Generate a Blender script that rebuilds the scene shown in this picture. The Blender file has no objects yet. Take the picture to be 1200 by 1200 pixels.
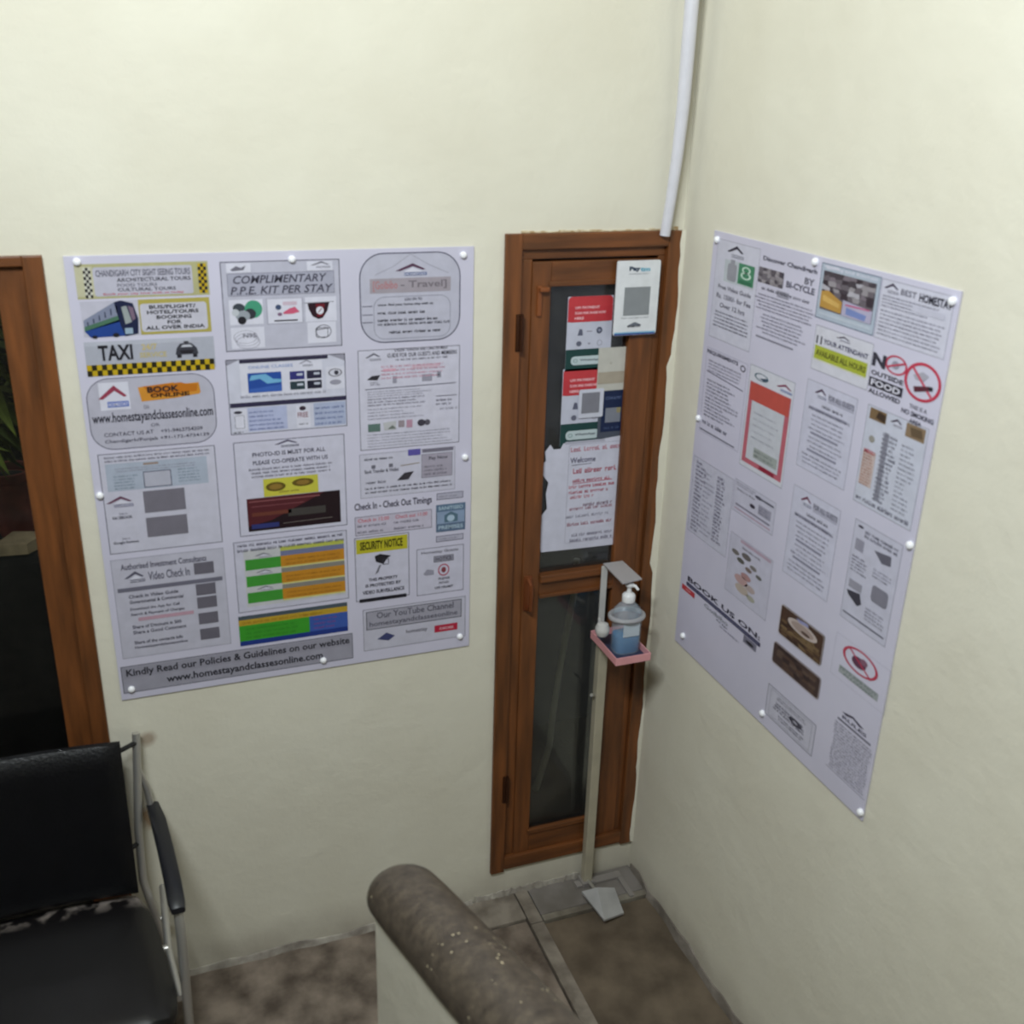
import bpy, bmesh, math, random
from mathutils import Vector, Matrix
random.seed(7)
C = bpy.context.scene.collection
# ------------------------------------------------------------------ camera
CX, CY, CZ = -1.5454, -2.7140, 2.6577
YAW, PITCH, ROLL, FL = 0.3668, 0.3862, 0.0291, 1221.08
fwd = Vector((math.sin(YAW)*math.cos(PITCH), math.cos(YAW)*math.cos(PITCH), -math.sin(PITCH)))
r0 = Vector((math.cos(YAW), -math.sin(YAW), 0)); u0 = r0.cross(fwd)
rgt = math.cos(ROLL)*r0 + math.sin(ROLL)*u0
upv = -math.sin(ROLL)*r0 + math.cos(ROLL)*u0
cam_d = bpy.data.cameras.new('camera'); cam = bpy.data.objects.new('camera', cam_d); C.objects.link(cam)
M = Matrix((( rgt.x, upv.x, -fwd.x, CX), (rgt.y, upv.y, -fwd.y, CY), (rgt.z, upv.z, -fwd.z, CZ), (0, 0, 0, 1)))
cam.matrix_world = M
cam_d.sensor_width = 36; cam_d.lens = 36*FL/1200; cam_d.clip_start = 0.02
cam_d.dof.use_dof = True; cam_d.dof.focus_distance = 30.0
cam_d.dof.aperture_fstop = cam_d.lens/5.8          # a small phone lens, focused a little beyond the walls
bpy.context.scene.camera = cam
# ------------------------------------------------------------------ world, light, exposure
W = bpy.data.worlds.new('dusk'); bpy.context.scene.world = W; W.use_nodes = True
W.node_tree.nodes['Background'].inputs[0].default_value = (0.50, 0.52, 0.55, 1)
W.node_tree.nodes['Background'].inputs[1].default_value = 0.80
vs = bpy.context.scene.view_settings
vs.view_transform = 'Standard'; vs.look = 'None'; vs.gamma = 1; vs.use_curve_mapping = False; vs.exposure = 0.0
def area(name, loc, target, sx, sy, power, col):
    d = bpy.data.lights.new(name, 'AREA'); d.shape = 'RECTANGLE'; d.size = sx; d.size_y = sy
    d.energy = power; d.color = col
    o = bpy.data.objects.new(name, d); C.objects.link(o); o.location = loc
    o.rotation_euler = (Vector(target)-Vector(loc)).to_track_quat('-Z', 'Y').to_euler(); return o
area('tube_light', (-1.95, -2.15, 3.85), (-0.15, -0.5, 1.9), 1.1, 0.10, 84, (0.91, 0.98, 1.0))

# ------------------------------------------------------------------ helpers
def srgb(r, g, b):
    f = lambda c: (c/255/12.92) if c <= 10 else ((c/255+0.055)/1.055)**2.4
    return (f(r), f(g), f(b), 1)
MATS = {}
def mat(name, rgb, rough=0.6, metal=0.0, noise=0.0, nscale=20, bump=0.0, bscale=60, spec=0.5, rgb2=None, stretch=None):
    if name in MATS: return MATS[name]
    m = bpy.data.materials.new(name); m.use_nodes = True; nt = m.node_tree; b = nt.nodes['Principled BSDF']
    b.inputs['Base Color'].default_value = srgb(*rgb); b.inputs['Roughness'].default_value = rough
    b.inputs['Metallic'].default_value = metal; b.inputs['Specular IOR Level'].default_value = spec
    if noise > 0 or rgb2:
        tc = nt.nodes.new('ShaderNodeTexCoord'); mp = nt.nodes.new('ShaderNodeMapping')
        if stretch: mp.inputs['Scale'].default_value = stretch
        n = nt.nodes.new('ShaderNodeTexNoise'); n.inputs['Scale'].default_value = nscale; n.inputs['Detail'].default_value = 5
        r = nt.nodes.new('ShaderNodeValToRGB')
        c2 = srgb(*(rgb2 if rgb2 else tuple(max(0, c*(1-noise)) for c in rgb)))
        r.color_ramp.elements[0].position = 0.35; r.color_ramp.elements[1].position = 0.68
        r.color_ramp.elements[0].color = c2; r.color_ramp.elements[1].color = srgb(*rgb)
        nt.links.new(tc.outputs['Object'], mp.inputs[0]); nt.links.new(mp.outputs[0], n.inputs[0])
        nt.links.new(n.outputs[0], r.inputs[0]); nt.links.new(r.outputs[0], b.inputs['Base Color'])
    if bump > 0:
        tc = nt.nodes.new('ShaderNodeTexCoord')
        n = nt.nodes.new('ShaderNodeTexNoise'); n.inputs['Scale'].default_value = bscale; n.inputs['Detail'].default_value = 6
        bp = nt.nodes.new('ShaderNodeBump'); bp.inputs['Strength'].default_value = bump; bp.inputs['Distance'].default_value = 0.01
        nt.links.new(tc.outputs['Object'], n.inputs[0]); nt.links.new(n.outputs[0], bp.inputs['Height'])
        nt.links.new(bp.outputs[0], b.inputs['Normal'])
    MATS[name] = m; return m

def wall_material():
    """cream limewash with trowel relief, dirt rising from the floor, and the damp brown marks the walls have"""
    m = bpy.data.materials.new('cream_plaster'); m.use_nodes = True; nt = m.node_tree; N = nt.nodes; L = nt.links
    b = N['Principled BSDF']; b.inputs['Roughness'].default_value = 0.7; b.inputs['Specular IOR Level'].default_value = 0.25
    geo = N.new('ShaderNodeNewGeometry'); sep = N.new('ShaderNodeSeparateXYZ'); L.new(geo.outputs['Position'], sep.inputs[0])
    n1 = N.new('ShaderNodeTexNoise'); n1.inputs['Scale'].default_value = 3; n1.inputs['Detail'].default_value = 6; L.new(geo.outputs['Position'], n1.inputs[0])
    r1 = N.new('ShaderNodeValToRGB'); r1.color_ramp.elements[0].position = .3; r1.color_ramp.elements[1].position = .7
    r1.color_ramp.elements[0].color = srgb(215, 210, 194); r1.color_ramp.elements[1].color = srgb(222, 218, 203); L.new(n1.outputs[0], r1.inputs[0])
    # scuffed grey dirt just above the floor
    n2 = N.new('ShaderNodeTexNoise'); n2.inputs['Scale'].default_value = 7; n2.inputs['Detail'].default_value = 8; L.new(geo.outputs['Position'], n2.inputs[0])
    mz = N.new('ShaderNodeMapRange'); mz.inputs[1].default_value = 0.0; mz.inputs[2].default_value = 0.16; mz.inputs[3].default_value = 1.0; mz.inputs[4].default_value = 0.0
    L.new(sep.outputs[2], mz.inputs[0])
    mu = N.new('ShaderNodeMath'); mu.operation = 'MULTIPLY'; L.new(mz.outputs[0], mu.inputs[0]); L.new(n2.outputs[0], mu.inputs[1])
    mx = N.new('ShaderNodeMix'); mx.data_type = 'RGBA'; L.new(mu.outputs[0], mx.inputs[0]); L.new(r1.outputs[0], mx.inputs[6]); mx.inputs[7].default_value = srgb(140, 130, 120)
    # rusty rub marks beside the chair
    def blob(prev, c, rad, col, amt):
        vm = N.new('ShaderNodeVectorMath'); vm.operation = 'SUBTRACT'; L.new(geo.outputs['Position'], vm.inputs[0]); vm.inputs[1].default_value = c
        vd = N.new('ShaderNodeVectorMath'); vd.operation = 'DIVIDE'; L.new(vm.outputs[0], vd.inputs[0]); vd.inputs[1].default_value = rad
        ln = N.new('ShaderNodeVectorMath'); ln.operation = 'LENGTH'; L.new(vd.outputs[0], ln.inputs[0])
        nn = N.new('ShaderNodeTexNoise'); nn.inputs['Scale'].default_value = 25; nn.inputs['Detail'].default_value = 5; L.new(geo.outputs['Position'], nn.inputs[0])
        ad = N.new('ShaderNodeMath'); ad.operation = 'ADD'; L.new(ln.outputs['Value'], ad.inputs[0]); L.new(nn.outputs[0], ad.inputs[1])
        mr = N.new('ShaderNodeMapRange'); mr.inputs[1].default_value = .9; mr.inputs[2].default_value = 1.5; mr.inputs[3].default_value = amt; mr.inputs[4].default_value = 0
        L.new(ad.outputs[0], mr.inputs[0])
        k = N.new('ShaderNodeMix'); k.data_type = 'RGBA'; L.new(mr.outputs[0], k.inputs[0]); L.new(prev, k.inputs[6]); k.inputs[7].default_value = srgb(*col)
        return k.outputs[2]
    o = blob(mx.outputs[2], (-1.625, 0, 0.63), (.03, .1, .05), (140, 100, 55), .75)
    o = blob(o, (-1.60, 0, 0.90), (.03, .1, .03), (130, 100, 75), .6)
    L.new(o, b.inputs['Base Color'])
    n3 = N.new('ShaderNodeTexNoise'); n3.inputs['Scale'].default_value = 9; n3.inputs['Detail'].default_value = 9; n3.inputs['Roughness'].default_value = .6; L.new(geo.outputs['Position'], n3.inputs[0])
    bp = N.new('ShaderNodeBump'); bp.inputs['Strength'].default_value = .35; bp.inputs['Distance'].default_value = .012
    L.new(n3.outputs[0], bp.inputs['Height']); L.new(bp.outputs[0], b.inputs['Normal'])
    return m

def glass_material(name, dust, dustcol=(120, 120, 118)):
    """thin window glass: see-through, mirror-like at a slant, with a film of dust"""
    m = bpy.data.materials.new(name); m.use_nodes = True; nt = m.node_tree; N = nt.nodes; L = nt.links
    for n in list(N): N.remove(n)
    out = N.new('ShaderNodeOutputMaterial'); tr = N.new('ShaderNodeBsdfTransparent'); tr.inputs[0].default_value = (.85, .88, .87, 1)
    gl = N.new('ShaderNodeBsdfGlossy'); gl.inputs['Roughness'].default_value = .06
    fr = N.new('ShaderNodeFresnel'); fr.inputs[0].default_value = 1.45
    mx = N.new('ShaderNodeMixShader'); L.new(fr.outputs[0], mx.inputs[0]); L.new(tr.outputs[0], mx.inputs[1]); L.new(gl.outputs[0], mx.inputs[2])
    df = N.new('ShaderNodeBsdfDiffuse'); df.inputs[0].default_value = srgb(*dustcol)
    tc = N.new('ShaderNodeTexCoord'); n = N.new('ShaderNodeTexNoise'); n.inputs['Scale'].default_value = 14; n.inputs['Detail'].default_value = 7; L.new(tc.outputs['Object'], n.inputs[0])
    mr = N.new('ShaderNodeMapRange'); mr.inputs[1].default_value = .3; mr.inputs[2].default_value = .75; mr.inputs[3].default_value = dust*.5; mr.inputs[4].default_value = dust*1.3; L.new(n.outputs[0], mr.inputs[0])
    m2 = N.new('ShaderNodeMixShader'); L.new(mr.outputs[0], m2.inputs[0]); L.new(mx.outputs[0], m2.inputs[1]); L.new(df.outputs[0], m2.inputs[2])
    L.new(m2.outputs[0], out.inputs[0]); return m

class MB:
    """collects faces in world coordinates; build() links them as one mesh object"""
    def __init__(s): s.v = []; s.f = []; s.mi = []; s.mats = []; s.smooth = []
    def mid(s, m):
        if m not in s.mats: s.mats.append(m)
        return s.mats.index(m)
    def add(s, vs, fs, m=None, smooth=False):
        k = len(s.v); s.v += [Vector(p) for p in vs]; i = s.mid(m) if m else 0
        for f in fs: s.f.append([k+a for a in f]); s.mi.append(i); s.smooth.append(smooth)
    def box(s, a, b, m=None, bev=0.0):
        x0, y0, z0 = [min(a[i], b[i]) for i in range(3)]; x1, y1, z1 = [max(a[i], b[i]) for i in range(3)]
        bm = bmesh.new(); bmesh.ops.create_cube(bm, size=1)
        for v in bm.verts: v.co = Vector(((x0+x1)/2+v.co.x*(x1-x0), (y0+y1)/2+v.co.y*(y1-y0), (z0+z1)/2+v.co.z*(z1-z0)))
        if bev > 0:
            bmesh.ops.bevel(bm, geom=list(bm.edges), offset=min(bev, .45*min(x1-x0, y1-y0, z1-z0)), segments=2, affect='EDGES', profile=.6)
        s.frombm(bm, m)
    def frombm(s, bm, m=None, smooth=False, mtx=None):
        bm.verts.index_update()
        s.add([(mtx @ v.co) if mtx else v.co.copy() for v in bm.verts], [[v.index for v in f.verts] for f in bm.faces], m, smooth); bm.free()
    def tube(s, pts, r, m=None, n=12, cap=True):
        pts = [Vector(p) for p in pts]; rs = r if isinstance(r, (list, tuple)) else [r]*len(pts)
        vs = []; fs = []; prev = None
        for i, p in enumerate(pts):
            t = (pts[min(i+1, len(pts)-1)]-pts[max(i-1, 0)]).normalized()
            if prev is None:
                a = Vector((0, 0, 1)) if abs(t.z) < .9 else Vector((1, 0, 0)); u = t.cross(a).normalized()
            else: u = (prev - t*prev.dot(t)).normalized()
            prev = u; w = t.cross(u)
            for k in range(n):
                an = 2*math.pi*k/n; vs.append(p + (u*math.cos(an)+w*math.sin(an))*rs[i])
        for i in range(len(pts)-1):
            for k in range(n):
                a = i*n+k; b = i*n+(k+1) % n; fs.append([a, b, b+n, a+n])
        if cap: fs.append(list(range(n))[::-1]); fs.append([(len(pts)-1)*n+k for k in range(n)])
        s.add(vs, fs, m, True)
    def lathe(s, c, prof, m=None, n=20, axis='z', sx=1, sy=1):
        """prof: list of (radius, height)"""
        vs = []; fs = []; c = Vector(c)
        for r, h in prof:
            for k in range(n):
                a = 2*math.pi*k/n; x, y = r*math.cos(a)*sx, r*math.sin(a)*sy
                vs.append(c + (Vector((x, y, h)) if axis == 'z' else Vector((x, -h, y)) if axis == '-y' else Vector((-h, x, y))))
        for i in range(len(prof)-1):
            for k in range(n): a = i*n+k; b = i*n+(k+1) % n; fs.append([a, b, b+n, a+n])
        fs.append(list(range(n))[::-1]); fs.append([(len(prof)-1)*n+k for k in range(n)])
        s.add(vs, fs, m, True)
    def build(s, name, m=None, parent=None, label=None, cat=None, group=None, kind=None, autosmooth=True):
        lo = Vector([min(v[i] for v in s.v) for i in range(3)]); hi = Vector([max(v[i] for v in s.v) for i in range(3)])
        c = Vector(((lo.x+hi.x)/2, (lo.y+hi.y)/2, lo.z))
        me = bpy.data.meshes.new(name); me.from_pydata([v-c for v in s.v], [], s.f)
        for q in (s.mats if s.mats else [m]): me.materials.append(q)
        for i, p in enumerate(me.polygons): p.material_index = s.mi[i]; p.use_smooth = s.smooth[i]
        me.update(); 
        if any(s.smooth):
            try: me.set_sharp_from_angle(angle=math.radians(40))
            except Exception: pass
        o = bpy.data.objects.new(name, me); C.objects.link(o)
        if parent:
            o.parent = parent; base = parent.get('wloc'); o.location = c - Vector(base)
        else: o.location = c
        o['wloc'] = list(c)
        tag(o, label, cat, group, kind); return o
def tag(o, label=None, cat=None, group=None, kind=None):
    if label: o['label'] = label
    if cat: o['category'] = cat
    if group: o['group'] = group
    if kind: o['kind'] = kind
def thing(name, loc, label, cat, group=None, kind=None):
    o = bpy.data.objects.new(name, None); o.empty_display_size = .05; C.objects.link(o); o.location = loc; o['wloc'] = list(loc)
    tag(o, label, cat, group, kind); return o

# where a photograph pixel meets the two wall planes (the walls' own 2-D coordinates: u to the right, v up)
def ray(px, py): return fwd + (px-600)/FL*rgt - (py-600)/FL*upv
def Bk(px, py, off=0.0):
    d = ray(px, py); t = (-off-CY)/d.y; return (CX+t*d.x, CZ+t*d.z)
def Rt(px, py, off=0.0):
    d = ray(px, py); t = (-off-CX)/d.x; return (-(CY+t*d.y), CZ+t*d.z)

# ------------------------------------------------------------------ materials
PLAST = wall_material()
WOOD = mat('varnished_wood', (124, 73, 36), .45, 0, .30, 6, .08, 40, stretch=(6, 6, .6))
WOODH = mat('varnished_wood_rail', (124, 73, 36), .45, 0, .30, 6, .08, 40, stretch=(.6, 6, 6))
CHROME = mat('chrome', (196, 194, 190), .38, .75)
VINYL = mat('black_vinyl', (15, 15, 19), .36, 0, .2, 14, .15, 120, spec=.35)
BLACKP = mat('black_plastic', (22, 23, 30), .38)
DOORGLASS = glass_material('door_glass', .10)
WINGLASS = glass_material('window_glass', .02)

# ------------------------------------------------------------------ setting
WT = 0.16                               # thickness of the wall
DX0, DZ0, DZ1 = -0.547, 0.126, 2.293    # narrow door opening, against the corner
WX1, WX0, WZ0, WZ1 = -1.702, -2.62, 0.126, 2.266
XL, YF, H = -3.4, -4.2, 4.6
def struct(name, mb, m, label=None, parent=None): return mb.build(name, m, parent, label=label, kind='structure')
w = MB()
w.box((XL-.1, 0, 0), (WX0, WT, H)); w.box((WX1, 0, 0), (DX0, WT, H)); w.box((WX0, 0, WZ1), (WX1, WT, H)); w.box((WX0, 0, 0), (WX1, WT, WZ0))
w.box((DX0, 0, DZ1), (0, WT, H)); w.box((DX0, 0, 0), (0, WT, DZ0))
struct('wall_back', w, PLAST, 'cream plastered wall with the wide notice board, door and window')
w = MB(); w.box((0, YF-.1, 0), (WT, WT, H))
struct('wall_right', w, PLAST, 'cream plastered wall with the tall notice board')
w = MB(); w.box((XL-.1, YF, 0), (XL, 0, H)); struct('wall_left', w, mat('bounce_darkened_wall', (150, 146, 134), .8, noise=.05), 'plastered wall outside the picture on the left, darkened to cut bounced light')  # out-of-view walls coloured darker than the cream plaster to weaken bounced light
w = MB(); w.box((XL-.1, YF-.1, 0), (0, YF, H)); struct('wall_front', w, mat('bounce_darkened_wall', (150, 146, 134), .8, noise=.05), 'plastered wall behind the viewer, darkened to cut bounced light')
w = MB(); w.box((XL-.1, YF-.1, H), (WT, WT, H+.1)); struct('ceiling', w, mat('ceiling_white', (230, 230, 224), .8, noise=.03), 'white painted ceiling')

STONE = mat('brown_stone_floor', (110, 97, 82), .55, 0, 0, 8, .12, 30, rgb2=(78, 67, 55))
MOTT = mat('mottled_stone_floor', (138, 125, 113), .5, 0, 0, 9, .12, 30, rgb2=(74, 63, 55))
GREY = mat('grey_border_stone', (128, 122, 118), .5, 0, 0, 9, .1, 40, rgb2=(104, 98, 92))
PALE = mat('pale_border_stone', (140, 131, 120), .5, 0, 0, 14, .1, 40, rgb2=(98, 89, 80))
f = MB(); f.box((XL, YF, -.12), (0, 0, -.012)); fl_ = struct('floor', f, mat('floor_bed', (70, 64, 58), .8, noise=.2), 'worn stone floor at the foot of the stairs')
def tiles(name, rects, z, m):
    for (x0, y0, x1, y1) in rects:
        b = MB(); b.box((x0+.002, y0+.002, -.012), (x1-.002, y1-.002, z), bev=.002); b.build(name, m, fl_)
tiles('border_stone', [(-.405, -.135, -.002, -.002)], .010, GREY)
tiles('border_stone', [(-.80, -.135, -.455, -.002)], .010, PALE)
tiles('joint_strip', [(-.455, -.165, -.405, -.002), (-.455, -.62, -.405, -.165), (-.465, -1.1, -.412, -.62)], .012, PALE)
tiles('joint_strip', [(-.405, -.165, -.002, -.135)], .012, mat('worn_pale_joint', (136, 130, 118), .5, 0, 0, 12, .1, 40, rgb2=(96, 88, 78)))
tiles('floor_slab', [(-.405, -.95, -.002, -.165), (-.405, -1.9, -.002, -.95), (-.405, -2.9, -.002, -1.9)], .0, STONE)
tiles('floor_slab', [(-.80, -.75, -.455, -.135), (-1.62, -.75, -.80, -.002), (-2.3, -.75, -1.62, -.002), (-3.1, -.75, -2.3, -.002), (-3.4, -.75, -3.1, -.002),
                     (-1.02, -1.5, -.465, -.75), (-1.62, -1.5, -1.02, -.75), (-2.3, -1.5, -1.62, -.75), (-3.1, -1.5, -2.3, -.75), (-3.4, -1.5, -3.1, -.75)], .0, MOTT)
# ragged paint line along the foot of both walls
def ragged(name, p0, p1, outward, h0, h1, t, m, label):
    b = MB(); p0 = Vector(p0); p1 = Vector(p1); n = 36; vs = []; out = Vector(outward)
    for i in range(n+1):
        p = p0.lerp(p1, i/n); h = random.uniform(h0, h1); tt = t*random.uniform(.5, 1.2)
        vs += [p, p+out*tt, p+out*tt*.5+Vector((0, 0, h)), p+Vector((0, 0, h))]
    fs = []
    for i in range(n):
        a = i*4
        for k in range(4): fs.append([a+k, a+(k+1) % 4, a+4+(k+1) % 4, a+4+k])
    fs += [[0, 1, 2, 3], [n*4+3, n*4+2, n*4+1, n*4]]
    b.add(vs, fs); return b.build(name, m, label=label, kind='structure')
CEM = mat('chalky_cement', (176, 170, 160), .8, 0, 0, 18, .3, 50, rgb2=(132, 124, 116))
ragged('baseboard_back', (-2.6, 0, -.002), (-.61, 0, -.002), (0, -1, 0), .014, .030, .014, CEM, 'uneven line of pale cement along the foot of the back wall')
ragged('baseboard_door', (-.60, 0, .009), (-.20, 0, .009), (0, -1, 0), .016, .026, .010, CEM, 'thin pale cement line below the narrow door')
ragged('baseboard_right', (0, -.02, 0), (0, -2.6, 0), (-1, 0, 0), .02, .05, .012, mat('grey_cement', (140, 132, 124), .8, 0, 0, 14, .3, 40, rgb2=(108, 100, 92)), 'uneven grey cement along the foot of the right wall')
# broken plaster beads around the door opening and corner
b = MB()
for i in range(26):
    x = -.50+i*.0185; h = random.uniform(.0, .004) + (.004 if i > 22 else 0); b.box((x, -.003, DZ1+.0005), (x+.019, .002, DZ1+.003+h), bev=.001)
b.build('trim_1', mat('chipped_plaster', (214, 205, 180), .8, 0, 0, 60, .2, 60, rgb2=(168, 140, 100)), label='chipped plaster edge above the door frame', kind='structure')
b = MB(); z = DZ0; vs = []; fs = []
n = 60
for i in range(n+1):
    zz = DZ0+(DZ1-DZ0)*i/n; ww = .004+.010*abs(math.sin(i*.33+1.0))*random.uniform(.4, 1) + (.012 if 30 < i < 50 else 0)
    vs += [(-ww, -.012, zz), (0, -.016, zz), (0, 0, zz), (-ww, 0, zz)]
for i in range(n):
    a = i*4
    for k in range(4): fs.append([a+k, a+(k+1) % 4, a+4+(k+1) % 4, a+4+k])
fs += [[3, 2, 1, 0], [n*4, n*4+1, n*4+2, n*4+3]]
b.add(vs, fs); b.build('trim_2', PLAST, label='lumpy plaster lapping over the right edge of the door frame', kind='structure')

# ------------------------------------------------------------------ narrow door in the corner
door = thing('door_1', (-.27, 0, DZ0), 'narrow brown wooden door with two glass panes in the corner', 'door', kind='structure')
def frame_side(name, a, b_, m, bev=.003, par=door): q = MB(); q.box(a, b_, bev=bev); return q.build(name, m, par)
FY0, FY1 = -.012, .09
frame_side('frame_post', (DX0, FY0, DZ0-.005), (-.498, FY1, DZ1), WOOD); frame_side('frame_post', (-.050, FY0, DZ0-.005), (0, FY1, DZ1), WOOD)
frame_side('frame_head', (-.498, FY0, 2.250), (-.050, FY1, DZ1), WOODH); frame_side('frame_sill', (-.498, FY0, DZ0+.004), (-.050, FY1, .180), WOODH)
# inner stop bead of the frame
frame_side('frame_bead', (-.498, .004, 2.222), (-.050, FY1-.01, 2.250), WOODH); frame_side('frame_bead', (-.498, .004, .18), (-.462, FY1-.01, 2.222), WOOD); frame_side('frame_bead', (-.072, .004, .18), (-.050, FY1-.01, 2.222), WOOD)
SY0, SY1 = .000, .045
frame_side('stile', (-.462, SY0, .18), (-.405, SY1, 2.215), WOOD); frame_side('stile', (-.150, SY0, .18), (-.072, SY1, 2.215), WOOD)
frame_side('top_rail', (-.405, SY0, 2.155), (-.150, SY1, 2.215), WOODH); mr = frame_side('middle_rail', (-.405, SY0, 1.178), (-.150, SY1, 1.250), WOODH); frame_side('bottom_rail', (-.405, SY0, .18), (-.150, SY1, .262), WOODH)
q = MB(); q.box((-.405, -.012, 1.226), (-.150, .002, 1.252), bev=.005); q.box((-.405, -.008, 1.172), (-.150, .002, 1.184), bev=.003); q.build('rail_moulding', WOODH, mr)
q = MB(); q.box((-.412, -.006, .255), (-.145, .008, .272), bev=.003); q.build('glazing_bead', WOODH, door)
q = MB(); q.box((-.412, -.004, 2.146), (-.145, .006, 2.160), bev=.003); q.build('glazing_bead', WOODH, door)
for z0, z1 in ((1.25, 2.155), (.262, 1.178)):
    q = MB(); q.box((-.410, .020, z0-.004), (-.145, .024, z1+.004)); q.build('glass_pane', DOORGLASS, door)
DK = mat('dark_brass', (70, 40, 24), .4, .6)
for z0 in (1.97, .42):
    q = MB(); q.box((-.512, -.016, z0), (-.494, -.011, z0+.105), bev=.001); q.tube([(-.497, -.018, z0), (-.497, -.018, z0+.105)], .0055); q.build('hinge', DK, door)
q = MB(); q.box((-.448, -.008, 2.065), (-.434, 0, 2.150), bev=.003); q.box((-.446, -.022, 2.135), (-.418, -.006, 2.147), bev=.003); q.build('tower_bolt', mat('wood_coloured_bolt', (128, 72, 36), .4), door)
q = MB(); q.box((-.458, -.006, 1.135), (-.430, 0, 1.255), bev=.003); q.tube([(-.444, -.006, 1.245), (-.444, -.03, 1.235), (-.444, -.034, 1.19), (-.444, -.03, 1.150), (-.444, -.006, 1.14)], .007); q.build('door_handle', mat('handle_bronze', (120, 66, 36), .35, .3), door)

# ------------------------------------------------------------------ left window (only its right edge is in view)
win = thing('window_1', ((WX0+WX1)/2, 0, WZ0), 'tall brown wooden window looking onto the dark garden, behind the chair', 'window', kind='structure')
def wf(name, a, b_, m): return frame_side(name, a, b_, m, par=win)
wf('frame_post', (WX1-.044, -.012, WZ0), (WX1, .09, WZ1), WOOD); wf('frame_post', (WX0, -.012, WZ0), (WX0+.044, .09, WZ1), WOOD)
wf('frame_head', (WX0+.044, -.012, WZ1-.024), (WX1-.044, .09, WZ1), WOODH); wf('frame_sill', (WX0+.044, -.012, WZ0), (WX1-.044, .09, WZ0+.05), WOODH)
wf('stile', (WX1-.108, .004, WZ0+.05), (WX1-.044, .05, WZ1-.024), WOOD); wf('stile', (WX0+.044, .004, WZ0+.05), (WX0+.108, .05, WZ1-.024), WOOD)
wf('top_rail', (WX0+.108, .004, WZ1-.058), (WX1-.108, .05, WZ1-.024), WOODH); wf('bottom_rail', (WX0+.108, .004, WZ0+.05), (WX1-.108, .05, WZ0+.12), WOODH)
q = MB(); q.box((WX0+.106, .022, WZ0+.118), (WX1-.106, .026, WZ1-.056)); q.build('glass_pane', WINGLASS, win)

# ------------------------------------------------------------------ garden and passage beyond
q = MB(); q.box((-7, 3.3, -.35), (1.5, 3.4, 3.6)); struct('wall_garden_backdrop', q, mat('dark_sky_blocker', (34, 38, 26), .95, noise=.5, nscale=12, bump=.6, spec=.05), 'dark backdrop wall added behind the garden to block the sky')  # dark wall added to block the bluish sky seen between the leaves
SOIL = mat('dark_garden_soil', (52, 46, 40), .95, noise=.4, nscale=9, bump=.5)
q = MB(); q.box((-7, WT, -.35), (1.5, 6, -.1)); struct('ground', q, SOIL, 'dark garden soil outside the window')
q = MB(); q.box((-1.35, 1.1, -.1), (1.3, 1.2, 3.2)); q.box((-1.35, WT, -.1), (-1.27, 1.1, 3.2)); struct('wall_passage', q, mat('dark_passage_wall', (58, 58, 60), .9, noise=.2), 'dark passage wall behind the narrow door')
hp = []
for px, py in ((676, 655), (672, 700), (663, 745), (655, 790), (648, 835), (644, 872), (636, 900), (628, 925)):
    u, v = Bk(px, py, -.14); hp.append((u, .14, v))
q = MB(); q.tube(hp, .011)
q.build('garden_hose', mat('pale_hose', (214, 214, 206), .5), label='pale hose hanging down outside behind the lower door glass', cat='hose')
LEAF = mat('green_leaf', (132, 142, 62), .8, 0, .35, 6, spec=.08); LEAFD = mat('dark_leaf', (84, 94, 46), .8, 0, .3, 6, spec=.08)
def bush(name, c, rad, n, lsize, mats, label, spread=1.0):
    t = thing(name, (c[0], c[1], c[2]-rad[2]), label, 'plant')
    st = MB()
    for k in range(6):
        a = random.uniform(0, 6.28); st.tube([(c[0], c[1], c[2]-rad[2]), (c[0]+.3*rad[0]*math.cos(a), c[1]+.3*rad[1]*math.sin(a), c[2]), (c[0]+.7*rad[0]*math.cos(a), c[1]+.7*rad[1]*math.sin(a), c[2]+.6*rad[2])], [.012, .008, .004], n=6)
    st.build('stem', mat('plant_stem', (84, 70, 48), .8, noise=.2), t)
    for mi, mm in enumerate(mats):
        lf = MB()
        for k in range(n//len(mats)):
            a = random.uniform(0, 6.28); e = math.asin(random.uniform(-1, 1)); rr = random.uniform(.55, 1)**.6
            p = Vector((c[0]+rad[0]*rr*math.cos(a)*math.cos(e), c[1]+rad[1]*rr*math.sin(a)*math.cos(e), c[2]+rad[2]*rr*math.sin(e)))
            d = Vector((math.cos(a)*random.uniform(.3, 1), math.sin(a)*random.uniform(.3, 1), random.uniform(-.7, .5))).normalized()
            side = d.cross(Vector((0, 0, 1))).normalized(); ll = lsize*random.uniform(.6, 1.2); ww = ll*.13; up = side.cross(d)
            lf.add([p, p+d*ll*.4+side*ww+up*.01, p+d*ll*.4+up*.02, p+d*ll*.4-side*ww+up*.01, p+d*ll-Vector((0, 0, ll*.25))], [[0, 1, 2], [0, 2, 3], [1, 4, 2], [2, 4, 3]])
        lf.build('leaves', mm, t, kind='stuff')
    return t
bush('garden_shrub', (-2.22, 1.0, 1.78), (.42, .35, .32), 460, .20, [LEAF, LEAFD], 'drooping green leafy shrub outside the left window')
bush('garden_shrub', (-2.6, 2.5, 2.1), (.7, .5, .6), 500, .24, [LEAFD, LEAFD], 'dark shrub farther back in the garden above the drooping one')
pt_ = thing('flower_pot', (-2.02, 1.32, 1.04), 'tall terracotta pot outside the window below the green shrub', 'pot')
q = MB(); q.lathe((-2.0, 1.34, 1.04), [(.055, 0), (.075, .05), (.085, .22), (.095, .23), (.095, .26), (.080, .26), (.078, .23)]); q.build('pot_body', mat('terracotta', (150, 72, 56), .7, noise=.2), pt_)
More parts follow.
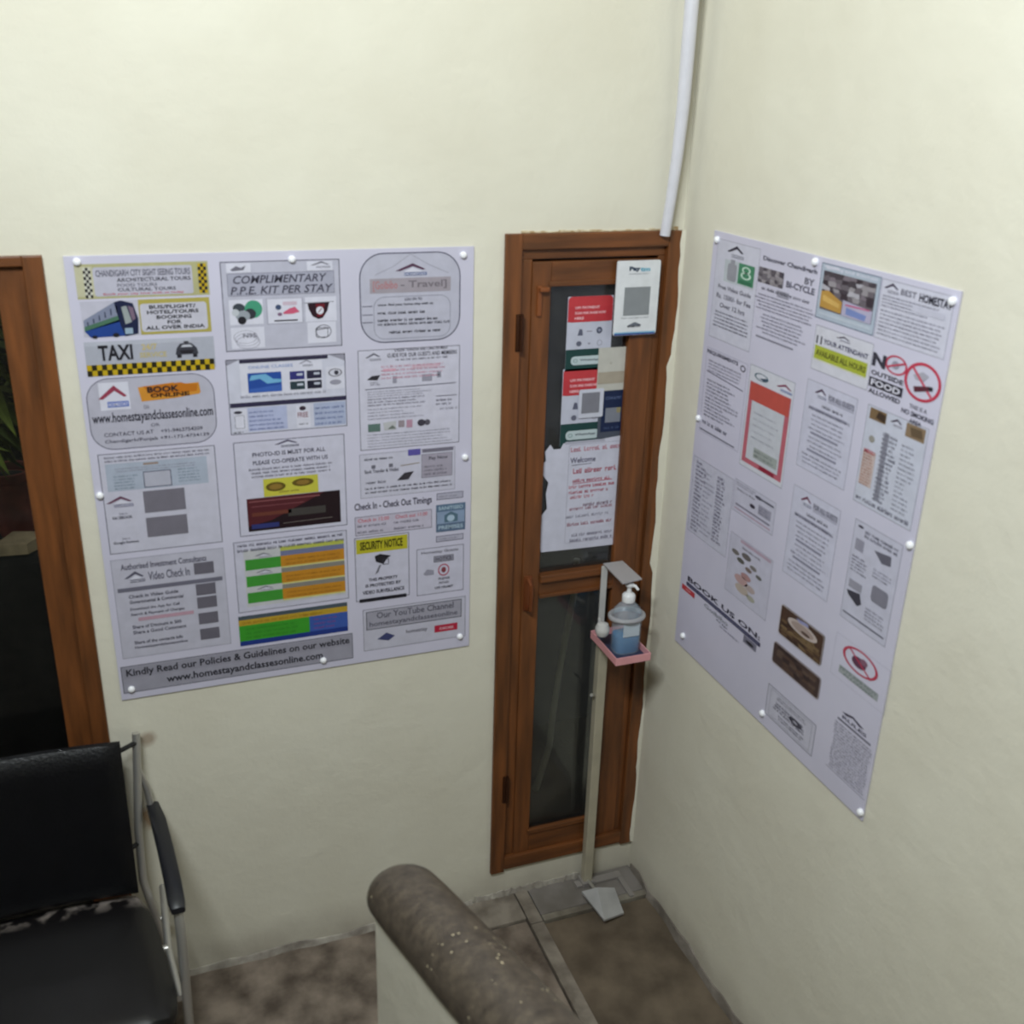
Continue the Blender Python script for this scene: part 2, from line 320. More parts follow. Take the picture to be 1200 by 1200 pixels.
q = MB(); q.lathe((-2.0, 1.34, 1.26), [(.077, 0), (.060, .012), (.01, .018)]); q.build('soil', SOIL, pt_)
q = MB()
q.box((-2.6, 1.1, -.1), (-1.7, 1.9, 1.04), bev=.03); q.build('garden_ledge', mat('dark_garden_ledge', (46, 42, 38), .9, noise=.3, bump=.4), label='dark masonry ledge carrying the terracotta pot in the garden', cat='ledge')
q = MB(); q.add([(-2.06, 1.12, 1.045), (-1.95, 1.11, 1.045), (-1.88, 1.19, 1.045), (-2.00, 1.21, 1.045), (-2.06, 1.12, 1.09), (-1.95, 1.11, 1.085), (-1.88, 1.19, 1.095), (-2.00, 1.21, 1.10)],
      [[3, 2, 1, 0], [4, 5, 6, 7], [0, 1, 5, 4], [1, 2, 6, 5], [2, 3, 7, 6], [3, 0, 4, 7]])
q.build('flat_stone', mat('pale_stone', (205, 176, 138), .8, noise=.15), label='pale flat stone lying on the dark ledge in front of the terracotta pot', cat='stone')

# ------------------------------------------------------------------ flat print
INK = {}
def ink(c):
    if c in INK: return INK[c]
    INK[c] = mat('print_%d_%d_%d' % c, c, .45, 0, 0.04, 30, spec=.35); return INK[c]
WHT = (203, 200, 219); PAN = (186, 184, 200); LT = (212, 211, 226)
DKI = (62, 60, 72); MID = (112, 110, 124); SOFT = (150, 148, 164); BLK = (34, 32, 40)
TXT = {}
def text_mesh(s, bold):
    k = (s, bold)
    if k in TXT: return TXT[k]
    cu = bpy.data.curves.new('t', 'FONT'); cu.body = s; cu.size = 1; cu.resolution_u = 2; cu.fill_mode = 'FRONT'; cu.align_x = 'LEFT'
    cu.offset = bold
    o = bpy.data.objects.new('t', cu); me = o.to_mesh()
    vs = [(v.co.x, v.co.y) for v in me.vertices]; fs = [list(p.vertices) for p in me.polygons]
    o.to_mesh_clear(); bpy.data.objects.remove(o); bpy.data.curves.remove(cu)
    TXT[k] = (vs, fs); return TXT[k]
class Sheet:
    """a printed area on a wall plane; fractions fx 0..1 left to right, fy 0..1 top to bottom inside the area"""
    def __init__(s, plane, tl, br, off, raw=False):
        P = Bk if plane == 'back' else Rt
        s.plane = plane; s.off = off; s.m = MB(); s.L = 0
        (a, b), (c, d) = (P(tl[0], tl[1], off), P(br[0], br[1], off)) if not raw else (tl, br)
        s.u0, s.v1, s.u1, s.v0 = a, b, c, d; assert c-a > .005 and b-d > .005, (tl, br, c-a, b-d)
    def W(s): return s.u1-s.u0
    def Hh(s): return s.v1-s.v0
    def p3(s, fx, fy, l):
        u = s.u0+fx*s.W(); v = s.v1-fy*s.Hh(); o = s.off+.00025*(l+1)
        return Vector((u, -o, v)) if s.plane == 'back' else Vector((-o, -u, v))
    def poly(s, pts, col, l=1): s.m.add([s.p3(x, y, l) for x, y in pts], [list(range(len(pts)))[::-1]], ink(col))
    def rect(s, x0, y0, x1, y1, col, l=1): s.poly([(x0, y0), (x1, y0), (x1, y1), (x0, y1)], col, l)
    def line(s, x0, y0, x1, y1, t, col, l=1):
        dx = (x1-x0)*s.W(); dy = (y1-y0)*s.Hh(); n = math.hypot(dx, dy) or 1; a = -dy/n*t/2/s.W(); b = dx/n*t/2/s.Hh()
        s.poly([(x0+a, y0+b), (x0-a, y0-b), (x1-a, y1-b), (x1+a, y1+b)], col, l)
    def border(s, t=.0016, col=MID, x0=0, y0=0, x1=1, y1=1, l=1):
        a = t/s.W(); b = t/s.Hh()
        s.rect(x0, y0, x1, y0+b, col, l); s.rect(x0, y1-b, x1, y1, col, l); s.rect(x0, y0+b, x0+a, y1-b, col, l); s.rect(x1-a, y0+b, x1, y1-b, col, l)
    def rpts(s, x0, y0, x1, y1, r, n=8):
        rx = r/s.W(); ry = r/s.Hh(); o = []
        for cx, cy, a0 in ((x1-rx, y0+ry, -90), (x1-rx, y1-ry, 0), (x0+rx, y1-ry, 90), (x0+rx, y0+ry, 180)):
            for i in range(n+1):
                a = math.radians(a0+90*i/n); o.append((cx+rx*math.cos(a), cy+ry*math.sin(a)))
        return o
    def rrect(s, x0, y0, x1, y1, r, col, l=1): s.poly(s.rpts(x0, y0, x1, y1, r), col, l)
    def rborder(s, x0, y0, x1, y1, r, t, col, l=1):
        A = s.rpts(x0, y0, x1, y1, r); ax = t/s.W(); ay = t/s.Hh(); B = s.rpts(x0+ax, y0+ay, x1-ax, y1-ay, max(r-t, .0001)); n = len(A)
        s.m.add([s.p3(x, y, l) for x, y in A]+[s.p3(x, y, l) for x, y in B], [[n+i, n+(i+1) % n, (i+1) % n, i] for i in range(n)], ink(col))
    def disc(s, cx, cy, rx, ry, col, l=1, n=24): s.poly([(cx+rx*math.cos(6.2832*i/n), cy+ry*math.sin(6.2832*i/n)) for i in range(n)], col, l)
    def ring(s, cx, cy, rx, ry, t, col, l=1, n=28):
        k = 1-t; A = [(cx+rx*math.cos(6.2832*i/n), cy+ry*math.sin(6.2832*i/n)) for i in range(n)]; B = [(cx+rx*k*math.cos(6.2832*i/n), cy+ry*k*math.sin(6.2832*i/n)) for i in range(n)]
        s.m.add([s.p3(x, y, l) for x, y in A+B], [[n+i, n+(i+1) % n, (i+1) % n, i] for i in range(n)], ink(col))
    def text(s, st, x0, y0, x1, y1, col=DKI, bold=.02, l=2, shear=0):
        vs, fs = text_mesh(st, bold)
        if not vs: return
        a = min(v[0] for v in vs); b = max(v[0] for v in vs); c = min(v[1] for v in vs); d = max(v[1] for v in vs)
        pts = []
        for x, y in vs:
            h = (y-c)/(d-c); pts.append(s.p3(x0+(x-a)/(b-a)*(x1-x0)+shear*h*(y1-y0)*s.Hh()/s.W(), y1-h*(y1-y0), l))
        s.m.add(pts, fs, ink(col))
    def small(s, x0, y0, x1, y1, rows, col=MID, l=2, fill=.6, align='l', ragged_=.25, solid=False):
        """lines of print too small to read: rows of tiny letter-like strokes in words"""
        rh = (y1-y0)/rows
        for r in range(rows):
            ya = y0+r*rh+rh*(1-fill)/2; yb = ya+rh*fill; wdt = (x1-x0)*(1-random.uniform(0, ragged_))
            xs = x0 if align == 'l' else (x0+(x1-x0-wdt)/2 if align == 'c' else x1-wdt); xe = xs+wdt; x = xs
            ch = min((yb-ya)*s.Hh()*.62/s.W(), (xe-xs)/6); left = random.randint(3, 8)
            if solid: s.rect(xs, ya, xe, yb, col, l); continue
            while x < xe-ch*.5:
                if left == 0: x += ch*.9; left = random.randint(2, 8); continue
                t_ = random.random(); y_a = ya+(0 if t_ < .3 else (yb-ya)*.28)
                s.rect(x, y_a, x+ch*.30, yb, col, l)
                if t_ > .35: s.rect(x+ch*.3, y_a, x+ch*.75, y_a+(yb-ya)*.25, col, l)
                if t_ < .75: s.rect(x+ch*.3, yb-(yb-ya)*.24, x+ch*.78, yb, col, l)
                if .2 < t_ < .6: s.rect(x+ch*.55, y_a, x+ch*.8, yb, col, l)
                x += ch; left -= 1
    def logo(s, x0, y0, x1, y1, red=(120, 62, 84), blue=(104, 118, 172), l=2, txt='HOMESTAY'):
        w_, h_ = x1-x0, y1-y0; mx = x0+w_*.55; t = h_*.20
        s.poly([(x0, y0+h_*.50), (mx, y0), (mx+w_*.02, y0+t), (x0+w_*.15, y0+h_*.52)], red, l)
        s.poly([(mx, y0), (x1-w_*.04, y0+h_*.42), (x1-w_*.14, y0+h_*.46), (mx, y0+t)], red, l)
        s.poly([(x0+w_*.30, y0+h_*.55), (mx, y0+h_*.28), (x1-w_*.16, y0+h_*.55), (x1-w_*.16, y0+h_*.6), (x0+w_*.30, y0+h_*.6)], LT, l)
        s.rect(x0+w_*.28, y0+h_*.62, x1, y0+h_*.84, blue, l)
        s.text(txt, x0+w_*.30, y0+h_*.67, x1-w_*.03, y0+h_*.80, LT, .01, l+1)
    def fig(s, pts, col, l=2): s.poly(pts, col, l)
    def checker(s, x0, y0, x1, y1, nx, ny, c1, c2, l=2):
        s.rect(x0, y0, x1, y1, c1, l)
        for i in range(nx):
            for j in range(ny):
                if (i+j) % 2: s.rect(x0+(x1-x0)*i/nx, y0+(y1-y0)*j/ny, x0+(x1-x0)*(i+1)/nx, y0+(y1-y0)*(j+1)/ny, c2, l+1)
    def photo(s, x0, y0, x1, y1, cols, nx, ny, l=2, jit=.35):
        """a small coloured picture: irregular patches of its main colours"""
        s.rect(x0, y0, x1, y1, cols[0], l)
        for i in range(nx):
            for j in range(ny):
                c = random.choice(cols); w_ = (x1-x0)/nx; h_ = (y1-y0)/ny
                a = x0+i*w_; b = y0+j*h_; q = [(a+random.uniform(-jit, jit)*w_, b+random.uniform(-jit, jit)*h_), (a+w_+random.uniform(-jit, jit)*w_, b+random.uniform(-jit, jit)*h_), (a+w_+random.uniform(-jit, jit)*w_, b+h_), (a, b+h_)]
                s.poly([(min(max(x, x0), x1), min(max(y, y0), y1)) for x, y in q], c, l+1+(i+j) % 2)
    def build(s, parent, name='printed_notice', label=None, **k): return s.m.build(name, None, parent, label=label, **k)

def board(plane, u0, v0, u1, v1, label, th=.005):
    loc = ((u0+u1)/2, 0, v0) if plane == 'back' else (0, -(u0+u1)/2, v0)
    t = thing('notice_board', loc, label, 'notice board')
    q = MB(); m = mat('white_foam_board', WHT, .35, 0, .03, 4, spec=.45)
    if plane == 'back': q.box((u0, -th, v0), (u1, -.0005, v1), m, bev=.001)
    else: q.box((-th, -u1, v0), (-.0005, -u0, v1), m, bev=.001)
    q.build('board_panel', m, t); return t
CAPM = mat('white_screw_cap', (246, 246, 252), .18, spec=.8)
def cap(plane, px, py, par):
    u, v = (Bk if plane == 'back' else Rt)(px, py, .008); q = MB()
    prof = [(.0095, .005), (.0095, .009), (.0085, .012), (.005, .0145), (.001, .015)]
    q.lathe((u, 0, v) if plane == 'back' else (0, -u, v), prof, n=16, axis='-y' if plane == 'back' else 'x'); q.build('screw_cap', CAPM, par)

# ---- board on the back wall
TH = .005
LB = board('back', -1.6567, 1.0424, -.6352, 2.2624, 'wide white notice board on the back wall between the window and the narrow door')
for p in ((90, 307), (342, 304), (543, 299), (117, 581), (545, 536), (539, 746), (379, 774), (154, 808)): cap('back', p[0], p[1], LB)
S = lambda tl, br: Sheet('back', tl, br, TH)
YEL = (176, 160, 62); YK = (190, 160, 30); RED = (190, 60, 70)
# 1 city tours and taxi
s = S((86, 310), (253, 430)); # whole group
s.rect(0, 0, 1, .31, (176, 172, 130)); s.rect(.0, .02, .13, .29, (192, 188, 160), 2); s.rrect(.13, .03, .875, .29, .006, (186, 184, 200), 3)
s.checker(.06, .03, .115, .30, 3, 10, (200, 198, 186), BLK, 4); s.checker(.92, .02, .985, .29, 3, 9, YK, BLK, 4)
s.text('CHANDIGARH CITY SIGHT SEEING TOURS', .15, .055, .86, .115, (96, 94, 108), .02, 5)
s.text('ARCHITECTURAL TOURS', .30, .13, .86, .165, DKI, .02, 5); s.text('FOOD TOURS', .30, .18, .60, .21, MID, .02, 5); s.text('CULTURAL TOURS', .30, .22, .74, .25, DKI, .02, 5)
s.text('Book your city tour with us today', .19, .262, .80, .285, RED, .01, 5)
s.rect(.01, .33, .99, .655, (190, 188, 204)); s.rect(.44, .33, .99, .655, (172, 160, 84), 2); s.rrect(.45, .37, .965, .63, .008, (194, 192, 206), 3)
for i, (t_, a, b) in enumerate((('BUS/FLIGHT/', .52, .88), ('HOTEL/TOURS', .50, .90), ('BOOKING', .57, .84), ('FOR', .65, .76), ('ALL OVER INDIA', .48, .94))): s.text(t_, a, .385+i*.048, b, .42+i*.048, BLK, .03, 5)
s.poly([(.02, .50), (.26, .345), (.30, .36), (.30, .55), (.02, .60)], (128, 134, 158), 3); s.poly([(.02, .56), (.30, .46), (.30, .52), (.02, .60)], (74, 112, 92), 4)
s.poly([(.02, .60), (.30, .50), (.32, .655), (.06, .66)], (34, 66, 140), 4); s.poly([(.26, .345), (.31, .33), (.40, .36), (.43, .50), (.42, .64), (.32, .66), (.29, .55)], (28, 34, 66), 5)
s.poly([(.31, .39), (.35, .38), (.38, .53), (.33, .55)], (150, 156, 158), 6); s.poly([(.36, .38), (.40, .40), (.41, .50), (.385, .52)], (120, 100, 120), 6); s.rect(.32, .585, .38, .64, (150, 170, 190), 6)
for i in range(6): s.line(.05+i*.045, .515-i*.028, .05+i*.045, .55-i*.022, .003, (60, 66, 90), 5)
s.disc(.25, .645, .025, .02, BLK, 6); s.disc(.09, .655, .02, .015, BLK, 6)
s.rect(0, .70, 1, 1.0, (170, 172, 186)); s.rect(.0, .70, .82, .74, (180, 182, 196), 2)
s.text('TAXI', .10, .735, .36, .88, BLK, .03, 4); s.text('24/7', .43, .74, .55, .80, (196, 180, 130), .03, 4); s.text('SERVICE', .41, .82, .62, .87, (190, 176, 128), .03, 4)
s.poly([(.70, .80), (.73, .755), (.82, .755), (.86, .80), (.87, .86), (.69, .86)], (60, 60, 70), 4); s.poly([(.735, .79), (.75, .768), (.81, .768), (.83, .79)], (190, 192, 204), 5); s.poly([(.72, .82), (.84, .82), (.82, .85), (.74, .85)], BLK, 5)
s.rect(.70, .86, .735, .89, BLK, 4); s.rect(.825, .86, .86, .89, BLK, 4); s.rect(.68, .735, .89, .75, (176, 176, 190), 3); s.rect(.76, .735, .80, .752, BLK, 4)
s.checker(.0, .915, .99, 1.02, 26, 2, YK, (40, 36, 20), 4)
s.build(LB, label='yellow and black printed notice for city tours and taxi, with a blue bus')
# 2 ppe kit
s = S((257, 307), (401, 405)); s.rect(0, 0, 1, 1, (186, 185, 202), 0); s.border(.002, (70, 68, 84))
s.rect(.05, .13, .95, .38, (166, 166, 184)); s.border(.001, MID, .05, .13, .95, .38, 2)
s.rect(.05, .02, .25, .12, LT, 2); s.rect(.72, .02, .94, .12, LT, 2)
s.poly([(.08, .09), (.13, .05), (.17, .07), (.21, .045), (.19, .095), (.10, .105)], MID, 3); s.logo(.75, .02, .92, .11, MID, SOFT, 3)
s.text('COMPLIMENTARY', .09, .155, .87, .245, (78, 76, 92), .015, 4, .25); s.text('P.P.E. KIT PER STAY', .07, .275, .92, .365, (78, 76, 92), .015, 4, .25)
for x0, x1 in ((.05, .33), (.37, .66), (.69, .96)): s.rect(x0, .42, x1, .70, LT, 1)
s.disc(.25, .53, .075, .10, (70, 150, 120), 2); s.disc(.13, .51, .05, .05, (60, 66, 76), 3); s.disc(.16, .60, .06, .06, (150, 156, 166), 4); s.disc(.22, .58, .05, .06, (50, 52, 60), 3); s.disc(.15, .65, .035, .045, BLK, 5); s.disc(.10, .56, .03, .04, (186, 190, 198), 5)
s.border(.001, SOFT, .36, .42, .67, .71, 2); s.disc(.46, .52, .025, .03, (66, 80, 112), 3); s.disc(.47, .60, .02, .02, (130, 100, 130), 3); s.poly([(.50, .58), (.55, .54), (.60, .52), (.64, .58), (.58, .60), (.50, .60)], (200, 90, 120), 3); s.rect(.42, .665, .62, .68, BLK, 3); s.rect(.50, .46, .62, .50, (200, 180, 196), 3)
s.poly([(.71, .49), (.90, .485), (.88, .58), (.84, .66), (.80, .675), (.75, .64), (.72, .56)], (44, 22, 34), 3); s.poly([(.78, .50), (.86, .50), (.84, .64), (.79, .65)], (110, 24, 40), 4); s.disc(.815, .575, .033, .045, (214, 214, 226), 5); s.line(.80, .60, .83, .55, .002, (110, 24, 40), 6); s.line(.68, .485, .94, .48, .0015, MID, 3)
s.rect(.05, .73, .33, .97, LT, 1); s.rect(.70, .71, .95, .95, LT, 1)
for k in range(3): s.ring(.17+.01*k, .84+.03*k, .10, .075, .05, SOFT, 2+k)
s.text('N95', .15, .80, .26, .85, MID, .01, 5)
s.ring(.84, .82, .07, .08, .12, MID, 2); s.rborder(.77, .77, .88, .89, .006, .0016, DKI, 3); s.line(.77, .80, .89, .78, .0018, DKI, 4)
s.build(LB, label='printed notice headed complimentary kit, with small mask and glove pictures')
# 3 rounded goibibo sign
s = S((420, 297), (539, 397)); s.rrect(0, 0, 1, 1, .065, (186, 185, 202), 0); s.rborder(0, 0, 1, 1, .065, .003, (84, 82, 102))
s.line(.15, .24, .33, .15, .0012, SOFT, 2); s.line(.33, .15, .5, .02, .0012, SOFT, 2); s.line(.5, .02, .68, .14, .0012, SOFT, 2); s.line(.68, .14, .88, .24, .0012, SOFT, 2)
s.logo(.35, .12, .66, .28, (90, 60, 84), (112, 122, 158), 3)
s.rect(.10, .28, .90, .44, (160, 152, 162), 2); s.text('[Goibibo', .13, .305, .37, .42, (176, 122, 128), .015, 4); s.text('- Travel]', .40, .31, .86, .41, (120, 112, 122), .015, 4)
s.rborder(.13, .48, .90, .96, .03, .0018, (150, 150, 166), 2)
s.text('LOG ON TO', .44, .50, .61, .53, DKI, .02, 4); s.text('www. find your home stay with us', .17, .555, .72, .59, BLK, .02, 4); s.small(.17, .64, .64, .68, 1, BLK, 4, .8, 'l', 0)
s.small(.17, .72, .92, .81, 2, BLK, 4, .65, 'l', .2); s.small(.28, .86, .80, .90, 1, BLK, 4, .8, 'l', 0)
for y in (.58, .675, .76): s.line(.02, y, .12, y, .002, (90, 88, 108), 3)
s.build(LB, label='printed sign with thick rounded border and roof logo')
# 4 website
s = S((98, 445), (256, 517)); s.rrect(0, 0, 1, 1, .055, (182, 180, 196), 0); s.rborder(0, 0, 1, 1, .055, .002, (96, 94, 112))
s.rect(.10, .06, .33, .44, LT, 1); s.logo(.09, .10, .32, .46, (150, 62, 84), (104, 122, 190), 3)
s.poly([(.40, .15), (.68, .11), (.70, .14), (.88, .13), (.89, .27), (.88, .29), (.68, .33), (.42, .35)], (206, 140, 52), 2); s.poly([(.44, .14), (.74, .115), (.78, .14), (.87, .15), (.86, .25), (.5, .28)], (190, 112, 30), 3)
s.text('BOOK', .47, .15, .72, .235, BLK, .04, 5); s.text('ONLINE', .49, .245, .80, .305, (70, 40, 24), .04, 5); s.text('ON', .43, .40, .47, .455, MID, .01, 4)
s.text('www.homestayandclassesonline.com', .025, .475, .975, .655, (44, 42, 54), .015, 4); s.text('OR', .47, .665, .54, .71, MID, .01, 4)
s.text('CONTACT US AT    +91-9463754209', .10, .755, .88, .81, (84, 82, 96), .01, 4); s.text('Chandigarh/Punjab +91-172-4734139', .10, .855, .93, .915, (84, 82, 96), .01, 4)
s.build(LB, label='rounded printed sign with red roof logo, orange brush mark and web address')
# 5 blue screens
s = S((264, 422), (407, 499)); s.rect(0, 0, 1, 1, (201, 201, 218), 0); s.border(.0018, (90, 88, 106)); s.poly([(0, 0), (.12, 0), (0, .08)], SOFT, 1); s.poly([(.85, 0), (1, 0), (1, .1)], SOFT, 1)
s.rect(.11, .01, .85, .055, (50, 46, 70), 2); s.rect(.11, .065, .80, .50, LT, 1); s.text('ONLINE CLASSES', .18, .095, .55, .135, (130, 150, 200), .01, 3); s.logo(.60, .05, .72, .16, SOFT, SOFT, 3)
s.rect(.17, .19, .45, .45, (40, 76, 156), 3); s.poly([(.20, .22), (.32, .21), (.38, .28), (.45, .29), (.45, .33), (.33, .34), (.27, .27), (.18, .29)], (112, 170, 208), 4); s.poly([(.18, .40), (.45, .36), (.45, .45), (.18, .45)], (60, 96, 176), 4)
for i, (x, y) in enumerate(((.52, .20), (.665, .20), (.52, .335), (.665, .335))): s.rect(x, y, x+.125, y+.11, [(52, 52, 118), (44, 42, 66), (46, 62, 70), (34, 34, 52)][i], 3); s.rect(x+.06, y+.03, x+.11, y+.06, (190, 194, 210), 4)
s.rect(.83, .17, .99, .47, LT, 1); s.ring(.91, .25, .06, .055, .2, (120, 116, 126), 3); s.disc(.92, .25, .02, .03, DKI, 4); s.disc(.91, .38, .05, .035, SOFT, 3)
s.small(.10, .47, .86, .52, 1, SOFT, 3, .7, 'l', .1); s.rect(.01, .575, 1, .635, (50, 46, 72), 2)
s.rect(.04, .66, .14, .94, LT, 1); s.disc(.07, .70, .035, .02, DKI, 3); s.rborder(.04, .74, .12, .92, .004, .001, MID, 3); s.rect(.15, .65, .48, .97, (176, 182, 214), 1); s.small(.16, .68, .46, .97, 5, (104, 112, 160), 3, .4, 'l', .5)
s.rect(.56, .66, .68, .97, LT, 1); s.disc(.615, .705, .028, .03, (60, 46, 60), 3); s.text('FREE', .57, .76, .66, .83, (150, 110, 120), .02, 3); s.small(.58, .90, .66, .94, 1, MID, 3); s.rect(.71, .65, .99, .97, (168, 176, 204), 1); s.small(.72, .68, .98, .97, 4, (110, 120, 164), 3, .4, 'l', .1)
s.small(.02, .95, .12, .99, 1, BLK, 3)
s.build(LB, label='printed notice with a blue screen picture and four dark thumbnails')
# 6 payment form
s = S((419, 411), (538, 518)); s.rect(0, 0, 1, 1, (203, 201, 218), 0); s.border(.0018, MID); s.logo(.07, .03, .22, .12, MID, SOFT, 3)
s.text('ONLINE TRANSFER AND CARD PAYMENT', .35, .0, .88, .03, DKI, .01, 3); s.text('GUIDE FOR OUR GUESTS AND MEMBERS', .28, .045, .97, .085, DKI, .01, 3); s.small(.36, .09, .88, .125, 1, MID, 3, .6, 'l', 0)
s.small(.22, .15, .88, .30, 4, (204, 150, 170), 3, .55, 'l', .1); s.rect(.24, .19, .36, .22, (214, 172, 190), 2); s.rect(.52, .17, .80, .20, (206, 180, 196), 2)
s.poly([(.08, .29), (.13, .255), (.21, .25), (.18, .30)], (50, 48, 56), 3); s.small(.11, .31, .21, .35, 2, MID, 3); s.rect(.33, .27, .37, .34, SOFT, 2); s.rect(.62, .27, .72, .34, SOFT, 2); s.rect(.77, .25, .81, .31, SOFT, 3)
s.line(.06, .385, .96, .375, .002, (90, 88, 104), 3); s.small(.08, .40, .72, .47, 3, SOFT, 3, .5); s.line(.76, .50, .97, .50, .002, (100, 98, 112), 3)
s.small(.08, .47, .70, .56, 3, (128, 126, 142), 3, .6); s.small(.76, .52, .96, .60, 2, MID, 3); s.small(.08, .57, .66, .70, 4, SOFT, 3, .45, 'l', .4); s.small(.80, .60, .97, .66, 1, SOFT, 3, .4)
s.rect(.08, .735, .20, .815, (92, 116, 110), 3); s.poly([(.23, .73), (.36, .72), (.35, .81), (.24, .81)], (186, 186, 190), 3); s.poly([(.27, .80), (.32, .76), (.36, .80)], (110, 116, 112), 4); s.rect(.38, .72, .44, .79, (150, 138, 146), 3); s.rect(.46, .72, .52, .80, (180, 140, 160), 3); s.disc(.61, .76, .04, .035, (66, 62, 74), 3); s.disc(.67, .76, .03, .03, (90, 86, 98), 3)
s.small(.07, .83, .92, .98, 5, SOFT, 3, .45, 'l', .15)
s.build(LB, label='printed payment form notice with faint pink text')
# 7 laptop screenshot sheet (its two square codes left plain)
s = S((114, 533), (261, 635)); s.rect(0, 0, 1, 1, (197, 195, 212), 0); s.border(.0018, (96, 94, 110))
s.small(.05, .02, .95, .09, 2, (110, 108, 124), 3, .55, 'c', .08); s.rect(.05, .10, .92, .37, (170, 178, 196), 1); s.rect(.37, .115, .50, .135, (150, 130, 120), 2); s.small(.10, .14, .85, .19, 2, SOFT, 3, .5, 'c')
s.rect(.36, .20, .60, .36, (178, 178, 194), 2); s.border(.002, (78, 80, 98), .36, .20, .60, .36, 3); s.small(.11, .21, .32, .36, 5, (132, 146, 160), 3, .5, 'l', .2); s.small(.66, .19, .86, .34, 5, (132, 146, 160), 3, .5, 'l', .2)
s.logo(.02, .42, .25, .55, (110, 74, 96), (134, 132, 158), 3); s.text('Scan to', .12, .585, .19, .605, MID, .01, 3); s.text('FACEBOOK', .06, .62, .23, .65, DKI, .02, 3)
s.rect(.34, .395, .70, .615, (118, 114, 126), 2); s.rect(.34, .665, .70, .865, (118, 114, 126), 2)
s.text('Scan to', .12, .84, .19, .86, MID, .01, 3); s.text('Google Reviews', .04, .875, .26, .91, DKI, .02, 3)
s.build(LB, label='printed notice with a laptop picture and two plain grey squares')
# 8 identity notice
s = S((273, 519), (407, 615)); s.rect(0, 0, 1, 1, (201, 199, 217), 0); s.border(.0018, (90, 88, 106)); s.logo(.36, .01, .58, .10, (96, 90, 112), (120, 118, 138), 3)
s.text('PHOTO-ID IS MUST FOR ALL', .16, .12, .82, .165, (96, 94, 110), .02, 3); s.text('PLEASE CO-OPERATE WITH US', .16, .205, .84, .25, (96, 94, 110), .02, 3)
s.small(.12, .275, .88, .39, 3, (104, 102, 116), 3, .6, 'c', .1)
s.rect(.24, .405, .74, .595, (196, 190, 70), 3); s.disc(.35, .495, .09, .05, (98, 82, 30), 4); s.disc(.35, .495, .06, .03, (140, 110, 50), 5); s.disc(.60, .475, .10, .042, (98, 82, 30), 4); s.disc(.60, .475, .06, .026, (140, 110, 50), 5); s.text('please smile', .38, .54, .56, .57, (120, 104, 44), .01, 5)
s.rect(.08, .60, .94, 1.0-.045, (34, 20, 26), 3); s.poly([(.08, .60), (.80, .60), (.30, .85), (.08, .90)], (82, 34, 40), 4); s.line(.10, .635, .75, .635, .003, (140, 84, 88), 5); s.line(.12, .69, .60, .69, .002, (130, 76, 82), 5); s.rect(.12, .755, .48, .795, (104, 56, 46), 5); s.rect(.45, .75, .80, .83, (66, 62, 60), 5); s.rect(.11, .88, .36, .93, (48, 54, 110), 5); s.line(.40, .90, .86, .89, .0016, (120, 112, 108), 5)
s.build(LB, label='printed notice with a yellow box of two eyes above a dark maroon picture')
# 9 tariff table green and orange
s = S((273, 636), (409, 701)); s.rect(0, 0, 1, 1, (197, 195, 213), 0); s.border(.0018, (110, 108, 124)); s.small(.03, .02, .97, .16, 2, (86, 84, 104), 3, .55, 'c', .04)
s.rect(.08, .13, .97, .93, (192, 192, 196), 1); s.rect(.40, .13, .97, .19, (178, 182, 84), 2); s.rect(.40, .19, .97, .26, (112, 116, 148), 2)
for k in range(3):
    y = .26+k*.235; s.rect(.09, y, .40, y+.15, (64, 144, 54), 2); s.rect(.40, y, .97, y+.15, (190, 130, 40), 2); s.rect(.40, y+.15, .97, y+.17, (206, 196, 120), 3); s.small(.44, y+.03, .94, y+.14, 2, (160, 110, 36), 4, .45, 'l', .05); s.logo(.17, y-.075, .32, y-.002, MID, SOFT, 3)
    if k: s.rect(.40, y-.06, .97, y, (132, 128, 120), 2)
s.build(LB, label='printed tariff table with green and orange rows')
s = Sheet('back', (Bk(279, 723, TH)[0], Bk(279, 723, TH)[1]), (Bk(408, 739, TH)[0], Bk(408, 739, TH)[1]), TH, raw=True)
s.rect(0, 0, 1, 1, (34, 54, 128), 1); s.rect(0, 0, 1, .13, (74, 84, 92), 2); s.rect(0, .13, 1, .32, (184, 150, 48), 2); s.rect(0, .32, .64, .84, (60, 150, 44), 2); s.rect(.64, .32, 1, .84, (60, 88, 164), 2); s.small(.68, .36, .92, .8, 3, (120, 80, 150), 4, .5); s.small(.06, .37, .58, .8, 3, (52, 132, 40), 4, .5); s.small(.03, .15, .95, .3, 1, (160, 124, 34), 4, .6)
s.build(LB, label='green, blue and yellow printed strip below the tariff table')
# 10 video check in
s = S((129, 657), (271, 754)); s.rect(0, 0, 1, 1, (188, 186, 202), 0); s.border(.0014, SOFT)
s.text('Authorised Investment Consultants', .08, .05, .84, .11, (90, 88, 104), .02, 3); s.logo(.10, .13, .28, .26, (90, 88, 106), (116, 114, 132), 3); s.text('Video Check In', .31, .15, .68, .235, (96, 94, 110), .015, 3); s.rect(.03, .285, .97, .325, (110, 108, 124), 3)
for k, y in enumerate((.12, .335, .47, .635, .80)): s.rect(.72, y, .90, y+.115, (104, 100, 112), 4)
for y, t1, t2 in ((.36, 'Check in Video Guide', 'Governmental & Commercial'), (.49, 'Download the App for Call', 'Search & Payment of Charges'), (.67, 'Share of Discount is 500', 'Share a Good Comment'), (.83, 'Share of the contacts info', 'Homestayandclassesonline')):
    s.text(t1, .12, y, .56, y+.035, (72, 70, 84), .02, 3); s.text(t2, .12, y+.055, .60, y+.09, (72, 70, 84), .02, 3)
